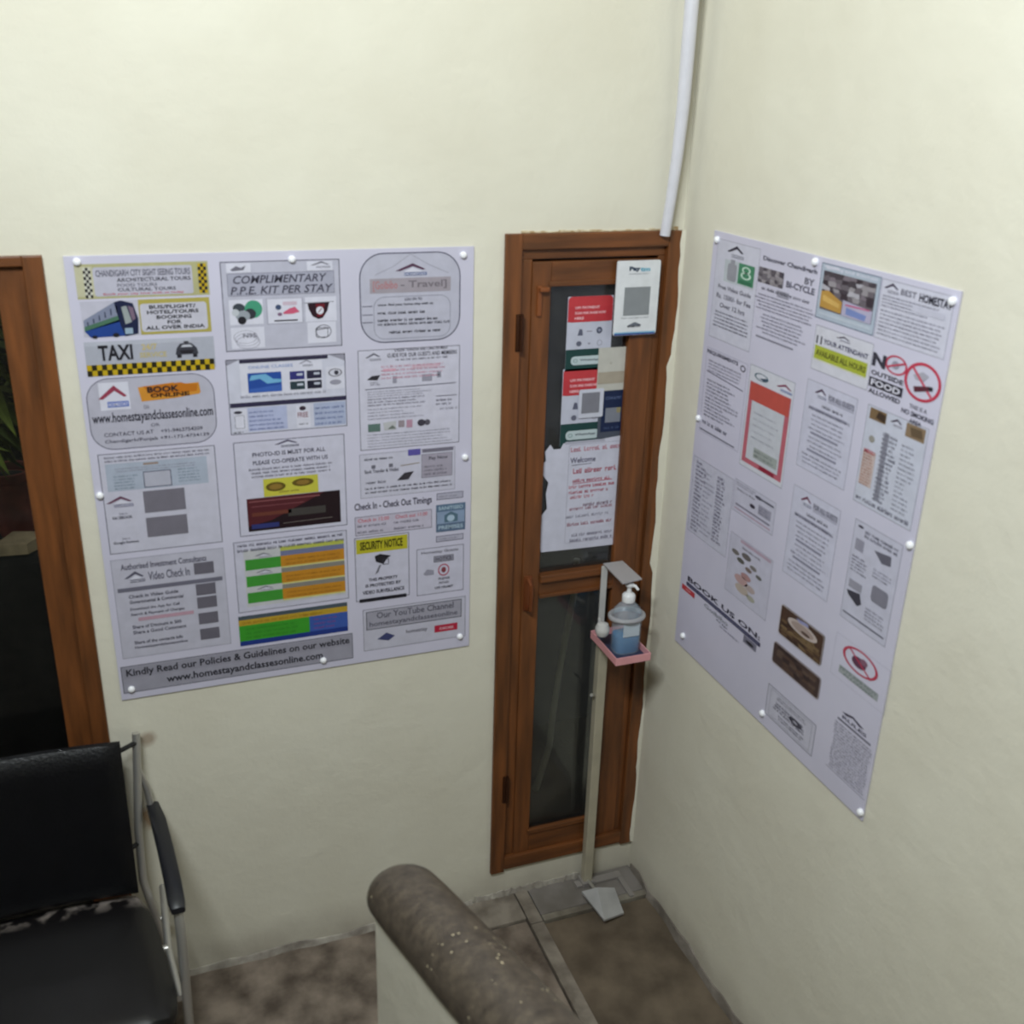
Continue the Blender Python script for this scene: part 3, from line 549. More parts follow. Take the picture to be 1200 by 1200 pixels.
s.rect(.18, .595, .68, .63, (186, 150, 166), 3)
s.build(LB, label='printed check in notice with lines of text and five plain grey squares in a column')
# 11 wallets
s = S((421, 533), (533, 573)); s.rect(0, 0, 1, 1, (197, 195, 212), 0); s.border(.0014, SOFT); s.rect(.50, -.02, .63, .12, (92, 84, 160), 3); s.rect(.65, .0, .98, .08, (118, 114, 130), 3)
s.small(.05, .08, .42, .16, 1, (90, 88, 100), 3); s.text('Bank Transfer & Wallet', .05, .36, .40, .44, (90, 88, 100), .02, 3); s.rect(.12, .26, .16, .34, MID, 3); s.rect(.30, .26, .34, .34, MID, 3); s.line(.42, .33, .62, .30, .002, (140, 124, 96), 3); s.rect(.64, .12, .97, .66, (164, 158, 174), 2); s.border(.001, MID, .64, .12, .97, .66, 3); s.text('Pay Now', .72, .18, .92, .28, DKI, .01, 4); s.small(.67, .36, .92, .62, 3, (130, 124, 136), 4)
s.poly([(.38, .66), (.46, .50), (.56, .48), (.50, .66)], (58, 54, 62), 3); s.small(.06, .60, .30, .70, 1, MID, 3); s.small(.05, .74, .97, .92, 2, DKI, 3, .5, 'l', .04)
s.build(LB, label='small printed notice about bank transfer with a violet tab')
# 12 timings
s = S((415, 588), (506, 618)); s.text('Check In - Check Out Timings', 0, .06, 1, .32, (78, 74, 90), .02, 3); s.rect(0, .45, 1, 1.0, (190, 184, 202), 1); s.border(.0016, MID, 0, .45, 1, 1.0, 2); s.text('Check in 12:00', .04, .51, .44, .62, (200, 100, 110), .01, 3); s.text('Check out 11:00', .52, .51, .94, .62, (200, 100, 110), .01, 3)
s.small(.03, .66, .45, .78, 1, MID, 3); s.small(.50, .66, .92, .78, 1, MID, 3); s.small(.03, .84, .45, .96, 1, MID, 3); s.small(.50, .84, .92, .96, 1, MID, 3)
s.build(LB, label='printed check in and check out timings box with red text')
s = S((511, 592), (545, 620)); s.rect(0, 0, 1, 1, (136, 154, 182), 1); s.rect(0, 0, 1, .26, (92, 114, 140), 2); s.rect(0, .70, 1, 1, (92, 110, 136), 2); s.text('SANITISED', .08, .07, .92, .20, (170, 190, 206), .02, 3); s.text('PREMISES', .08, .77, .92, .91, (170, 190, 206), .02, 3)
s.poly([(.28, .40), (.5, .28), (.74, .40), (.74, .66), (.28, .66)], (84, 110, 128), 3); s.disc(.5, .52, .13, .12, (170, 190, 210), 4); s.border(.0018, (80, 96, 118))
s.rect(.02, -.42, .92, -.18, (176, 174, 192), 1); s.border(.0018, (100, 98, 116), .02, -.42, .92, -.18, 2); s.rect(.0, 1.14, .94, 1.36, (176, 174, 192), 1); s.border(.0018, (100, 98, 116), .0, 1.14, .94, 1.36, 2); s.small(.1, -.36, .85, -.24, 1, SOFT, 3); s.small(.1, 1.2, .85, 1.31, 1, SOFT, 3)
s.build(LB, label='small blue printed badge with a house between two narrow boxes')
# 13 security notice
s = S((415, 631), (480, 697)); s.rect(0, 0, 1, 1, (199, 197, 215), 0); s.border(.002, (100, 98, 112)); s.rect(.03, .03, .97, .25, (184, 176, 44), 1); s.text('SECURITY NOTICE', .10, .07, .88, .20, (44, 40, 12), .03, 3)
s.poly([(.36, .31), (.46, .285), (.66, .33), (.58, .37), (.52, .45), (.38, .40)], BLK, 3); s.rborder(.50, .37, .62, .46, .003, .002, DKI, 4); s.poly([(.44, .46), (.48, .45), (.42, .57), (.36, .60)], (120, 118, 130), 3)
s.text('THIS PROPERTY', .24, .65, .78, .70, (60, 58, 70), .03, 3); s.text('IS PROTECTED BY', .18, .74, .84, .79, (60, 58, 70), .03, 3); s.text('VIDEO SURVEILLANCE', .12, .84, .90, .90, (60, 58, 70), .03, 3); s.rect(.06, .965, .94, 1.02, BLK, 3)
s.build(LB, label='yellow topped security notice with a black camera symbol')
# 14 small warning
s = S((488, 644), (543, 691)); s.rect(0, 0, 1, 1, (199, 197, 215), 0); s.border(.0018, (110, 108, 124)); s.text('Homestay Guests', .10, .06, .88, .14, MID, .015, 3); s.rect(.36, .19, .78, .32, (150, 148, 164), 2); s.border(.0016, DKI, .36, .19, .78, .32, 3); s.text('NOTICE', .40, .22, .74, .29, DKI, .02, 4)
s.ring(.57, .50, .12, .13, .2, (176, 84, 104), 3); s.disc(.57, .50, .05, .06, (130, 60, 70), 3); s.poly([(.14, .54), (.22, .45), (.36, .48), (.36, .58), (.18, .58)], SOFT, 3)
s.text('PLEASE', .46, .66, .70, .71, DKI, .02, 3); s.text('AVOID', .46, .75, .68, .80, DKI, .02, 3); s.text('USE HELMET', .38, .85, .78, .90, DKI, .02, 3)
s.build(LB, label='small printed warning with a red ringed sign')
# 15 channel
s = S((425, 715), (545, 745)); s.rect(0, 0, 1, 1, (193, 191, 207), 0); s.border(.0014, MID); s.rect(.03, .06, .96, .50, (160, 158, 172), 1); s.border(.002, DKI, .03, .06, .96, .50, 2); s.text('Our YouTube Channel', .13, .10, .88, .25, (92, 90, 104), .015, 3); s.text('homestayandclassesonline', .06, .31, .92, .46, (92, 90, 104), .015, 3)
s.poly([(.13, .75), (.22, .62), (.30, .72), (.24, .82)], (64, 68, 110), 3); s.text('homestay', .41, .62, .62, .74, (120, 118, 128), .02, 3); s.rect(.69, .63, .92, .80, (180, 40, 66), 3); s.text('SUBSCRIBE', .74, .69, .88, .75, (220, 190, 200), .01, 4)
s.build(LB, label='printed channel notice with a small red button')
# 16 bottom banner
s = S((141, 782), (414, 771)); s.rect(0, 0, 1, 1, (156, 154, 168), 0); s.border(.002, (90, 88, 100)); s.rect(.01, .08, .99, .46, (150, 148, 162), 1)
s.text('Kindly Read our Policies & Guidelines on our website', .02, .12, .985, .46, (40, 38, 48), .02, 3); s.text('www.homestayandclassesonline.com', .18, .55, .86, .90, (40, 38, 48), .02, 3)
s.build(LB, label='grey bottom banner with two lines of dark lettering')

# ---- board on the right wall
RB = board('right', .1773, 1.048, 1.1095, 2.315, 'tall white notice board on the right wall beside the sanitizer stand')
for p in ((840, 281), (955, 307), (1116, 353), (818, 490), (1066, 639), (800, 745), (893, 836), (1008, 952)): cap('right', p[0], p[1], RB)
S = lambda tl, br: Sheet('right', tl, br, TH)
s = S((842, 279), (878, 413)); s.rect(0, 0, 1, 1, (203, 202, 218), 0); s.border(.0012, SOFT); s.logo(.25, .03, .65, .17, (60, 56, 72), (150, 150, 166), 3); s.rect(.22, .18, .93, .40, (186, 192, 200), 1)
s.rrect(.30, .21, .52, .38, .008, (150, 150, 160), 2); s.rect(.36, .17, .46, .21, (150, 150, 160), 2); s.rect(.56, .18, .92, .38, (70, 132, 100), 3); s.ring(.74, .235, .10, .032, .35, (196, 220, 206), 4); s.ring(.74, .29, .12, .035, .35, (196, 220, 206), 4); s.rect(.60, .34, .88, .37, (50, 108, 80), 4)
s.text('Free Video Guide', .12, .44, .90, .485, MID, .02, 3); s.text('Rs. 1500/- for Fee', .10, .53, .92, .58, MID, .02, 3); s.text('Over 12 hrs', .20, .62, .80, .67, MID, .02, 3); s.small(.08, .70, .92, .88, 5, (110, 108, 126), 3, .55, 'c', .1)
s.build(RB, label='printed notice with a grey bottle and a green tag')
s = S((889, 291), (951, 422)); s.text('Discover Chandigarh', .10, .06, .92, .125, (84, 82, 98), .03, 3); s.text('BY', .76, .17, .90, .24, MID, .03, 3); s.text('BI-CYCLE', .50, .26, .92, .33, (96, 94, 110), .03, 3)
s.photo(.05, .19, .45, .36, [(112, 106, 114), (88, 82, 90), (138, 132, 138), (150, 144, 150), (76, 70, 80)], 6, 5); s.small(.10, .39, .90, .44, 1, MID, 3, .7, 'c'); s.rect(.38, .39, .56, .46, SOFT, 3)
s.small(.02, .47, .98, .66, 5, (120, 118, 136), 3, .5, 'c', .25); s.small(.10, .68, .90, .92, 6, (128, 126, 144), 3, .5, 'c', .4); s.rect(.12, .955, .72, .975, (136, 134, 150), 3)
s.build(RB, label='printed bicycle tour notice with a small grey picture')
s = S((964, 307), (1023, 394)); s.rect(0, 0, 1, 1, (174, 184, 200), 0); s.border(.0022, (110, 118, 140)); s.poly([(.04, .04), (.3, .03), (.34, .07), (.1, .1)], LT, 2); s.text('Dining and Kitchen', .10, .03, .94, .10, LT, .02, 3)
s.rect(.06, .13, .94, .82, (104, 96, 104), 2); s.photo(.06, .13, .94, .55, [(70, 62, 70), (104, 96, 104), (150, 144, 150), (176, 172, 182), (58, 48, 56), (120, 110, 120)], 8, 5, 3)
s.poly([(.06, .50), (.18, .46), (.44, .60), (.44, .80), (.06, .78)], (184, 142, 70), 6); s.poly([(.10, .55), (.40, .64), (.40, .72), (.10, .66)], (206, 168, 96), 7); s.poly([(.45, .55), (.94, .60), (.94, .82), (.45, .82)], (176, 170, 196), 6); s.poly([(.52, .66), (.86, .70), (.84, .80), (.52, .78)], (120, 136, 190), 7); s.line(.5, .62, .9, .6, .003, (190, 90, 130), 8)
s.rect(.06, .87, .94, .92, (186, 194, 208), 2)
s.build(RB, label='printed notice with a coloured restaurant photograph')
s = S((957, 380), (1016, 458)); s.rect(0, 0, 1, 1, (207, 206, 218), 0); s.border(.0014, SOFT); s.logo(.38, .06, .62, .20, (60, 44, 66), SOFT, 3); s.text('11', .04, .22, .14, .40, DKI, .03, 3); s.text('YOUR ATTENDANT', .17, .25, .94, .36, (60, 58, 90), .02, 3)
s.rect(.03, .44, .95, .74, (168, 176, 60), 2); s.text('AVAILABLE ALL HOURS', .06, .52, .93, .66, (84, 84, 30), .03, 3); s.rect(.03, .74, .95, .77, (206, 206, 190), 2)
s.build(RB, label='printed notice with a lime yellow band')
s = S((1035, 326), (1106, 422)); s.rect(0, 0, 1, 1, (203, 202, 218), 0); s.border(.0012, SOFT); s.logo(.04, .04, .26, .24, (70, 60, 80), SOFT, 3); s.text('BEST', .29, .09, .51, .19, MID, .02, 3); s.text('HOMESTAY', .55, .08, .99, .22, (44, 42, 56), .03, 3)
s.small(.04, .24, .96, .46, 4, (126, 124, 142), 3, .5, 'l', .3); s.rect(.48, .30, .92, .40, (196, 195, 212), 4); s.small(.04, .48, .96, .94, 7, (130, 128, 146), 3, .5, 'l', .1)
s.build(RB, label='printed notice headed best homestay at the top right')
s = S((1024, 403), (1056, 476)); s.text('N', .04, .15, .42, .42, (56, 54, 66), .05, 3); s.ring(.70, .26, .30, .19, .17, (190, 64, 88), 3); s.disc(.68, .26, .10, .08, SOFT, 3); s.line(.46, .34, .94, .17, .004, (190, 64, 88), 5)
s.text('OUTSIDE', .06, .50, .96, .60, (60, 58, 70), .03, 3); s.rect(.04, .65, .98, .84, (48, 46, 58), 3); s.text('FOOD', .10, .68, .92, .81, (214, 212, 226), .03, 4); s.text('ALLOWED', .06, .88, .96, .98, (60, 58, 70), .03, 3)
s.build(RB, label='no outside food sign with a red struck ring')
s = S((1064, 417), (1096, 508)); s.ring(.48, .32, .47, .30, .15, (190, 56, 80), 3); s.line(.20, .14, .78, .52, .006, (196, 84, 104), 4); s.poly([(.28, .42), (.68, .34), (.72, .40), (.32, .50)], (90, 40, 54), 5); s.rect(.66, .34, .76, .40, BLK, 6); s.poly([(.22, .25), (.46, .16), (.62, .20), (.50, .30), (.30, .31)], (168, 166, 180), 3)
s.text('THIS IS A', .26, .70, .72, .77, MID, .02, 3); s.text('NO SMOKING', .08, .81, .92, .89, (70, 68, 84), .03, 3); s.text('AREA', .32, .93, .64, 1.0, (70, 68, 84), .03, 3)
s.build(RB, label='no smoking sign with a large red ring')
def para(tl, br, label, red):
    s = S(tl, br); s.rect(0, 0, 1, 1, (199, 198, 217), 0); s.border(.0012, SOFT); s.logo(.18, .05, .42, .18, red, (140, 142, 166), 3); s.rect(.46, .09, .96, .17, (172, 171, 190), 1); s.text('FOR ALL GUESTS', .46, .08, .96, .14, MID, .02, 3)
    s.small(.30, .20, .84, .26, 1, MID, 3, .6, 'c'); s.rect(.10, .28, .86, .31, (148, 147, 166), 2); s.small(.10, .275, .92, .32, 1, (112, 110, 128), 3, .7, 'l', 0)
    s.small(.12, .34, .90, .54, 4, SOFT, 3, .45, 'c', .3); s.rect(.20, .55, .76, .575, (140, 139, 158), 3); s.small(.12, .59, .90, .74, 3, SOFT, 3, .45, 'c', .3); s.rect(.18, .75, .78, .775, (140, 139, 158), 3); s.small(.08, .80, .90, .94, 3, SOFT, 3, .5, 'c', .1)
    s.build(RB, label=label)
para((947, 443), (989, 575), 'grey text notice below the lime banded one', (84, 60, 84)); para((931, 567), (969, 706), 'grey text notice above the dark brown picture', (110, 50, 76))
s = S((1018, 473), (1067, 623)); s.rect(0, 0, 1, 1, (197, 199, 215), 0); s.border(.0014, SOFT); s.rect(.05, .02, .33, .13, (122, 98, 70), 2); s.poly([(.20, .03), (.32, .05), (.32, .12), (.16, .10)], (60, 44, 32), 3); s.rect(.66, .02, .96, .15, (138, 116, 92), 2); s.poly([(.72, .05), (.90, .04), (.94, .12), (.76, .13)], (100, 82, 62), 3); s.logo(.40, .03, .60, .12, (60, 44, 66), SOFT, 3)
s.disc(.15, .32, .05, .035, (150, 146, 140), 2); s.rect(.04, .44, .26, .80, (196, 178, 176), 2); s.small(.05, .45, .26, .80, 12, (170, 120, 96), 4, .6, 'l', .2); s.text('MENU', .06, .43, .24, .47, (180, 80, 100), .02, 5)
s.small(.32, .20, .58, .90, 16, (120, 119, 134), 3, .7, 'l', .35); s.small(.64, .22, .92, .90, 15, (150, 150, 164), 3, .5, 'l', .5); s.rect(.34, .20, .42, .88, (138, 138, 152), 2); s.small(.04, .915, .94, .965, 1, (112, 110, 126), 3, .9, 'l', 0)
s.build(RB, label='printed menu notice with brown corner pictures')
s = S((1003, 607), (1037, 759)); s.rect(0, 0, 1, 1, (195, 194, 212), 0); s.border(.0014, SOFT); s.disc(.14, .05, .06, .012, (80, 76, 90), 3); s.small(.24, .05, .96, .13, 2, (112, 110, 126), 3, .8, 'l', .05)
s.poly([(.48, .19), (.82, .16), (.84, .25), (.66, .27)], (100, 98, 112), 3); s.rect(.08, .17, .26, .28, (150, 148, 164), 3); s.small(.06, .33, .42, .50, 5, (114, 112, 128), 3, .6); s.small(.52, .34, .94, .44, 3, SOFT, 3, .6); s.rrect(.56, .50, .90, .66, .01, (128, 126, 140), 3); s.rect(.08, .58, .36, .66, (150, 148, 162), 3); s.poly([(.06, .70), (.34, .67), (.40, .76), (.32, .80), (.10, .74)], (62, 60, 72), 3); s.small(.5, .74, .94, .88, 4, (140, 138, 154), 3, .6); s.rect(.05, .92, .95, .935, (96, 94, 110), 3)
s.build(RB, label='narrow printed notice with grey sketches beside the board edge')
s = S((829, 406), (865, 530)); s.border(.0012, (168, 166, 186), 0, 0, 1, 1.0); s.text('REQUIREMENTS', .02, .02, .78, .07, (84, 82, 98), .03, 3); s.ring(.90, .07, .06, .035, .3, DKI, 3); s.small(.08, .12, .92, .27, 4, (150, 148, 166), 3, .6, 'l', .1); s.line(.05, .27, .96, .31, .0022, (92, 92, 114), 3); s.small(.08, .34, .92, .80, 11, (138, 136, 152), 3, .6, 'l', .45); s.small(.06, .84, .70, .90, 1, (110, 108, 124), 3, .8, 'l', 0); s.rect(.02, .965, .90, .98, (110, 108, 124), 3)
s.build(RB, label='printed list of small grey lines at the left edge of the tall board')
s = S((880, 426), (916, 573)); s.rect(0, 0, 1, 1, (207, 207, 218), 0); s.border(.0014, (140, 146, 160)); s.ring(.28, .085, .16, .035, .2, (86, 110, 124), 3); s.poly([(.24, .10), (.40, .075), (.42, .09), (.34, .11)], (66, 80, 100), 4); s.logo(.62, .05, .96, .14, (130, 50, 80), (112, 128, 176), 3)
s.rect(.04, .155, .96, .95, (184, 96, 110), 1); s.rect(.06, .16, .94, .33, (186, 80, 70), 2); s.rect(.13, .33, .87, .90, (194, 196, 206), 3); s.rect(.30, .76, .84, .86, (156, 162, 160), 4); s.small(.2, .40, .78, .70, 5, (176, 176, 188), 5, .3); s.small(.32, .77, .82, .85, 2, (124, 130, 130), 5); s.rect(.46, .905, .80, .945, (140, 30, 54), 4)
s.build(RB, label='printed picture of a phone screen with coral red header and frame')
s = S((814, 533), (850, 655)); s.rect(0, 0, 1, .985, (196, 195, 212), 0); s.border(.0012, SOFT, 0, 0, 1, .985); s.small(.08, .03, .34, .95, 18, (134, 130, 150), 3, .7, 'l', .4); s.small(.62, .06, .86, .90, 18, (124, 120, 140), 3, .8, 'l', .35); s.small(.30, .10, .58, .92, 14, (160, 158, 176), 3, .4, 'l', .5)
s.build(RB, label='tall printed price list in two faint columns')
s = S((862, 560), (905, 628)); s.rect(0, 0, 1, 1, (195, 193, 211), 0); s.border(.0012, SOFT); s.small(.05, .04, .60, .18, 2, SOFT, 3); s.text('Entry is free', .08, .24, .52, .32, MID, .02, 3); s.rect(.52, .13, .96, .19, (100, 98, 114), 3); s.disc(.60, .16, .08, .05, (84, 82, 98), 4); s.disc(.48, .52, .065, .06, (54, 46, 62), 3); s.rect(.62, .34, .92, .64, (156, 154, 172), 2); s.small(.64, .38, .92, .60, 3, (112, 110, 128), 3, .7); s.rect(.08, .72, .92, .78, (136, 132, 150), 3); s.rect(.06, .86, .94, .90, (180, 150, 170), 3)
s.build(RB, label='small printed coupon with a dark dot')
s = S((857, 622), (897, 728)); s.rect(0, 0, 1, 1, (193, 191, 209), 0); s.border(.0012, SOFT); s.rect(.25, .02, .96, .07, (178, 156, 174), 2); s.small(.3, .10, .86, .16, 1, (140, 134, 150), 3)
for (x, y, r, c) in ((.16, .28, .09, (112, 106, 104)), (.42, .24, .11, (104, 98, 98)), (.30, .36, .09, (90, 88, 84)), (.50, .42, .08, (120, 104, 100)), (.60, .34, .08, (120, 114, 112)), (.74, .42, .07, (100, 98, 96)), (.46, .56, .12, (170, 132, 132)), (.36, .66, .16, (184, 152, 152)), (.58, .70, .12, (176, 160, 158)), (.4, .80, .16, (180, 166, 156)), (.62, .84, .1, (164, 162, 150))): s.disc(x, y, r, r*.45, c, 2)
s.build(RB, label='printed notice with a faint picture of flowers')
s = S((806, 672), (888, 780)); s.text('BOOK US ON:', .01, .05, .99, .22, (54, 50, 66), .03, 3); s.rect(.0, .27, 1.0, .40, (52, 50, 82), 3); s.text('www.homestayandclassesonline.com', .02, .29, .98, .385, (120, 120, 150), .02, 4); s.rect(-.06, .46, .13, .64, (186, 62, 70), 3); s.rect(.0, .52, .07, .58, (206, 130, 136), 4)
s.text('Goibibo', .27, .48, .60, .62, (136, 138, 148), .02, 3); s.text('trip', .44, .66, .60, .74, (108, 108, 124), .02, 3); s.small(.5, .76, .82, .84, 1, (136, 134, 156), 3, .8); s.rect(.80, .42, .96, .66, (120, 118, 136), 2); s.disc(.88, .56, .05, .05, BLK, 3)
s.build(RB, label='booking banner with dark blue bar and small red square')
s = S((917, 707), (962, 781)); BR1 = (74, 52, 42)
s.rrect(0, 0, 1, 1, .008, BR1, 1); s.photo(.04, .45, .96, .96, [(74, 52, 42), (100, 78, 56), (118, 96, 70), (58, 40, 34)], 6, 5, 2); s.disc(.52, .34, .34, .20, (190, 176, 172), 6); s.disc(.52, .34, .26, .14, (164, 146, 140), 7); s.disc(.60, .40, .10, .05, (92, 70, 66), 8); s.poly([(.36, .10), (.62, .04), (.66, .12), (.44, .18)], (150, 150, 190), 9)
s.rborder(0, 0, 1, 1, .008, .002, (190, 180, 182), 10)
s.build(RB, label='brown printed picture of a pale cup seen from above')
s = S((908, 750), (959, 821)); s.rrect(0, 0, 1, 1, .01, (70, 54, 52), 1); s.photo(.08, .08, .92, .92, [(70, 54, 52), (92, 74, 66), (54, 40, 42), (84, 64, 56)], 6, 5, 2); s.rborder(0, 0, 1, 1, .01, .003, (160, 148, 152), 6)
s.build(RB, label='dark brown printed picture below the cup')
s = S((901, 800), (951, 887)); s.rect(0, 0, 1, 1, (195, 193, 209), 0); s.border(.0022, (128, 126, 142)); s.border(.0012, SOFT, .07, .08, .93, .92, 1); s.small(.16, .14, .86, .28, 2, (126, 124, 140), 3, .6, 'c'); s.small(.14, .34, .84, .62, 3, (104, 102, 118), 3, .8, 'c'); s.disc(.62, .46, .13, .10, (72, 70, 84), 4); s.disc(.62, .46, .05, .04, (160, 158, 172), 5); s.small(.24, .68, .84, .84, 2, (114, 112, 128), 3, .7, 'c')
s.build(RB, label='double bordered printed notice at the bottom of the tall board')
s = S((981, 740), (1036, 838)); s.border(.0008, (170, 168, 186)); s.ring(.48, .30, .32, .27, .14, (184, 60, 84), 3); s.disc(.46, .32, .13, .12, (96, 56, 80), 3); s.disc(.54, .24, .07, .07, (130, 90, 110), 4); s.line(.26, .12, .70, .50, .004, (184, 60, 84), 5); s.rect(.14, .66, .86, .84, (158, 162, 166), 2); s.text('PETS ARE NOT', .16, .67, .84, .745, (120, 128, 128), .03, 3); s.text('ALLOWED', .22, .77, .78, .84, (120, 128, 128), .03, 3)
s.build(RB, label='no pets sign with a red struck ring')
s = S((980, 823), (1013, 938)); s.poly([(.18, .05), (.44, .0), (.72, .05), (.62, .07), (.44, .03), (.28, .07)], (84, 80, 98), 3); s.text('RULES', .20, .09, .80, .14, (100, 98, 114), .03, 3); s.rect(.10, .17, .92, .20, (120, 118, 134), 3); s.small(.04, .23, .98, .97, 17, (134, 133, 148), 3, .6, 'c', .12); s.rect(.0, .99, 1, 1.0, SOFT, 2)
s.build(RB, label='dense grey printed rules at the lowest corner of the tall board')

# ------------------------------------------------------------------ cards and papers stuck on the narrow door
def card(plane, tl, br, off, base, name, label, cat='card', th=.0012, r=.004, raw=None, group=None):
    s = Sheet(plane, tl, br, off); t = s.m
    P = s.rpts(0, 0, 1, 1, r, 4) if r else [(0, 0), (1, 0), (1, 1), (0, 1)]
    n = len(P); fr = [s.p3(x, y, -1) for x, y in P]; bk = [p+Vector((0, th, 0)) for p in fr]
    t.add(fr+bk, [list(range(n))[::-1], [n+i for i in range(n)]]+[[i, (i+1) % n, n+(i+1) % n, n+i] for i in range(n)], ink(base)); return s
def fin(s, name, label, cat): 
    o = s.m.build(name, None, None, label=label, cat=cat); return o
# payment stand card hanging on the frame
s = card('back', (724, 306), (768, 391), .018, (226, 228, 232), '', '', th=.004, r=.006)
s.text('Pay', .28, .075, .53, .15, (40, 60, 84), .05, 2); s.text('tm', .53, .09, .76, .145, (110, 176, 200), .05, 2); s.text('Accepted Here', .27, .165, .74, .185, (110, 112, 124), .01, 2)
s.rect(.20, .35, .80, .73, (140, 144, 148), 2); s.text('Scan any app to pay', .16, .755, .80, .775, MID, .01, 2); s.poly([(.30, .875), (.48, .82), (.64, .86), (.62, .88)], (106, 112, 122), 2); s.text('BHIM UPI', .32, .868, .62, .895, DKI, .02, 3); s.rect(.02, .955, .98, .975, (130, 180, 210), 2); s.rect(.02, .975, .98, .995, (40, 66, 140), 2)
o = fin(s, 'payment_card', 'white payment card with a grey square, hung on the upper right of the door frame', 'card')
# red topped stickers on the upper pane (their faces lie on the glass)
GO = -.0175   # glass plane is behind the wall face
def sticker(tl, br, label, n):
    s = card('back', tl, br, GO, (196, 198, 214), '', '', th=.0006, r=.002)
    s.rrect(.01, .0, .99, .34, .012, (196, 62, 68), 1) ; s.rect(.01, .14, .99, .335, (192, 58, 66), 2)
    s.text('UPI PAYMENT', .16, .13, .70, .165, (240, 190, 196), .03, 3); s.text('SCAN AND SHARE NOW', .16, .20, .84, .235, (240, 190, 196), .03, 3); s.text('HERE', .16, .27, .36, .305, (240, 190, 196), .03, 3)
    s.poly([(.24, .52), (.28, .43), (.34, .44), (.36, .52)], (96, 98, 118), 2); s.rect(.44, .46, .56, .475, SOFT, 2); s.disc(.72, .46, .065, .045, (74, 78, 100), 2); s.disc(.72, .46, .03, .02, (150, 152, 170), 3)
    s.disc(.28, .63, .06, .035, (100, 102, 120), 2); s.rect(.48, .62, .53, .645, SOFT, 2); s.ring(.74, .63, .06, .04, .2, SOFT, 2)
    s.rect(0, .705, 1, 1, (30, 66, 64), 1); s.rrect(.12, .80, .86, .92, .012, (190, 204, 208), 2); s.text('WhatsApp', .32, .84, .78, .875, (70, 76, 90), .03, 3); s.ring(.22, .86, .05, .025, .3, (120, 150, 150), 3)
    return fin(s, 'payment_sticker', label, 'sticker')
sticker((666, 348), (714, 432), 'upper red, white and green payment sticker on the door glass', 0)
sticker((660, 433), (708, 519), 'lower red, white and green payment sticker, half under smaller cards, on the door glass', 1)
s = card('back', (702, 408), (734, 456), GO+.0025, (196, 194, 186), '', '', th=.0006, r=.001); s.rect(.02, .56, .98, .84, (172, 162, 146), 1); s.disc(.42, .36, .04, .03, (180, 176, 166), 1)
fin(s, 'beige_card', 'plain beige card on the door glass above the dark blue one', 'card')
s = card('back', (703, 453), (733, 511), GO+.002, (78, 84, 98), '', '', th=.0006, r=.002); s.rect(.10, .10, .88, .88, (24, 38, 72), 1); s.rect(.24, .42, .76, .70, (128, 132, 144), 2); s.rect(.62, .42, .76, .52, (150, 140, 104), 3); s.text('SCAN & PAY', .22, .20, .76, .26, (90, 104, 140), .02, 2); s.small(.22, .76, .76, .84, 1, (70, 84, 120), 2)
fin(s, 'dark_blue_card', 'dark blue card with a small grey square on the door glass', 'card')
s = card('back', (679, 457), (706, 488), GO+.004, (206, 208, 222), '', '', th=.0006, r=.004); s.rect(.12, .12, .84, .84, (128, 128, 138), 1)
fin(s, 'small_white_sticker', 'small white sticker with a grey square overlapping the lower payment sticker', 'sticker')
# torn handwritten sheet
s = Sheet('back', (637, 522), (727, 637), GO+.003)
out = [(.02, .06), (.08, .0), (.12, .045), (.20, .045), (.23, .0), (.52, .0), (.99, -.03), (1.0, .2), (.985, .6), (.97, 1.0), (.55, .995), (0.02, .985), (-.02, .8), (.005, .64), (.07, .58), (.05, .44), (.075, .34), (.0, .26), (-.02, .18), (.035, .14)]
fr = [s.p3(x, y, -1) for x, y in out]; n = len(fr)
s.m.add(fr+[p+Vector((0, .0006, 0)) for p in fr], [list(range(n))[::-1], [n+i for i in range(n)]]+[[i, (i+1) % n, n+(i+1) % n, n+i] for i in range(n)], ink((206, 206, 222)))
RW = (184, 92, 108)
s.rect(.25, -.012, .72, .012, (178, 178, 194), 1); s.text('Welcome', .32, .135, .62, .185, (96, 92, 116), .02, 2); s.small(.32, .04, .92, .085, 1, (196, 132, 148), 2, .9, 'l', 0); s.small(.36, .235, .90, .285, 1, RW, 2, .9, 'l', 0); s.line(.34, .205, .58, .20, .002, (110, 106, 126), 2)
for i, (y, a, b, c) in enumerate(((.33, .36, .84, RW), (.385, .32, .86, (190, 84, 100)), (.435, .32, .80, RW), (.48, .34, .62, (196, 120, 134)), (.56, .50, .88, (120, 84, 104)), (.59, .34, .90, (170, 120, 136)), (.66, .30, .84, (160, 158, 176)), (.735, .32, .88, (160, 96, 112)), (.84, .38, .90, (140, 136, 156)), (.89, .36, .88, (132, 128, 148)))): s.small(a, y, b, y+.034, 1, c, 2, .9, 'l', .05)
s.line(.36, .375, .84, .365, .0018, (190, 60, 84), 2); s.rborder(.30, .02, .94, .93, .004, .0009, (150, 148, 164), 1)
fin(s, 'handwritten_notice', 'torn white paper with red handwriting on the door glass above the middle rail', 'paper')

# ------------------------------------------------------------------ white conduit in the corner
q = MB()
pts = []
for px, py, off in ((826, -120, .05), (818, -60, .05), (811, 0, .05), (806, 60, .045), (801, 120, .04), (794, 180, .035), (786, 235, .028), (779, 276, .022)):
    u, v = Bk(px, py, off); pts.append((u, -off, v))
q.tube(pts, [.019, .019, .019, .019, .018, .0165, .015, .015], n=14)
cd = q.build('conduit', mat('white_pvc_pipe', (214, 213, 222), .4, noise=.03), label='white plastic pipe running down the corner to the door frame', cat='pipe')

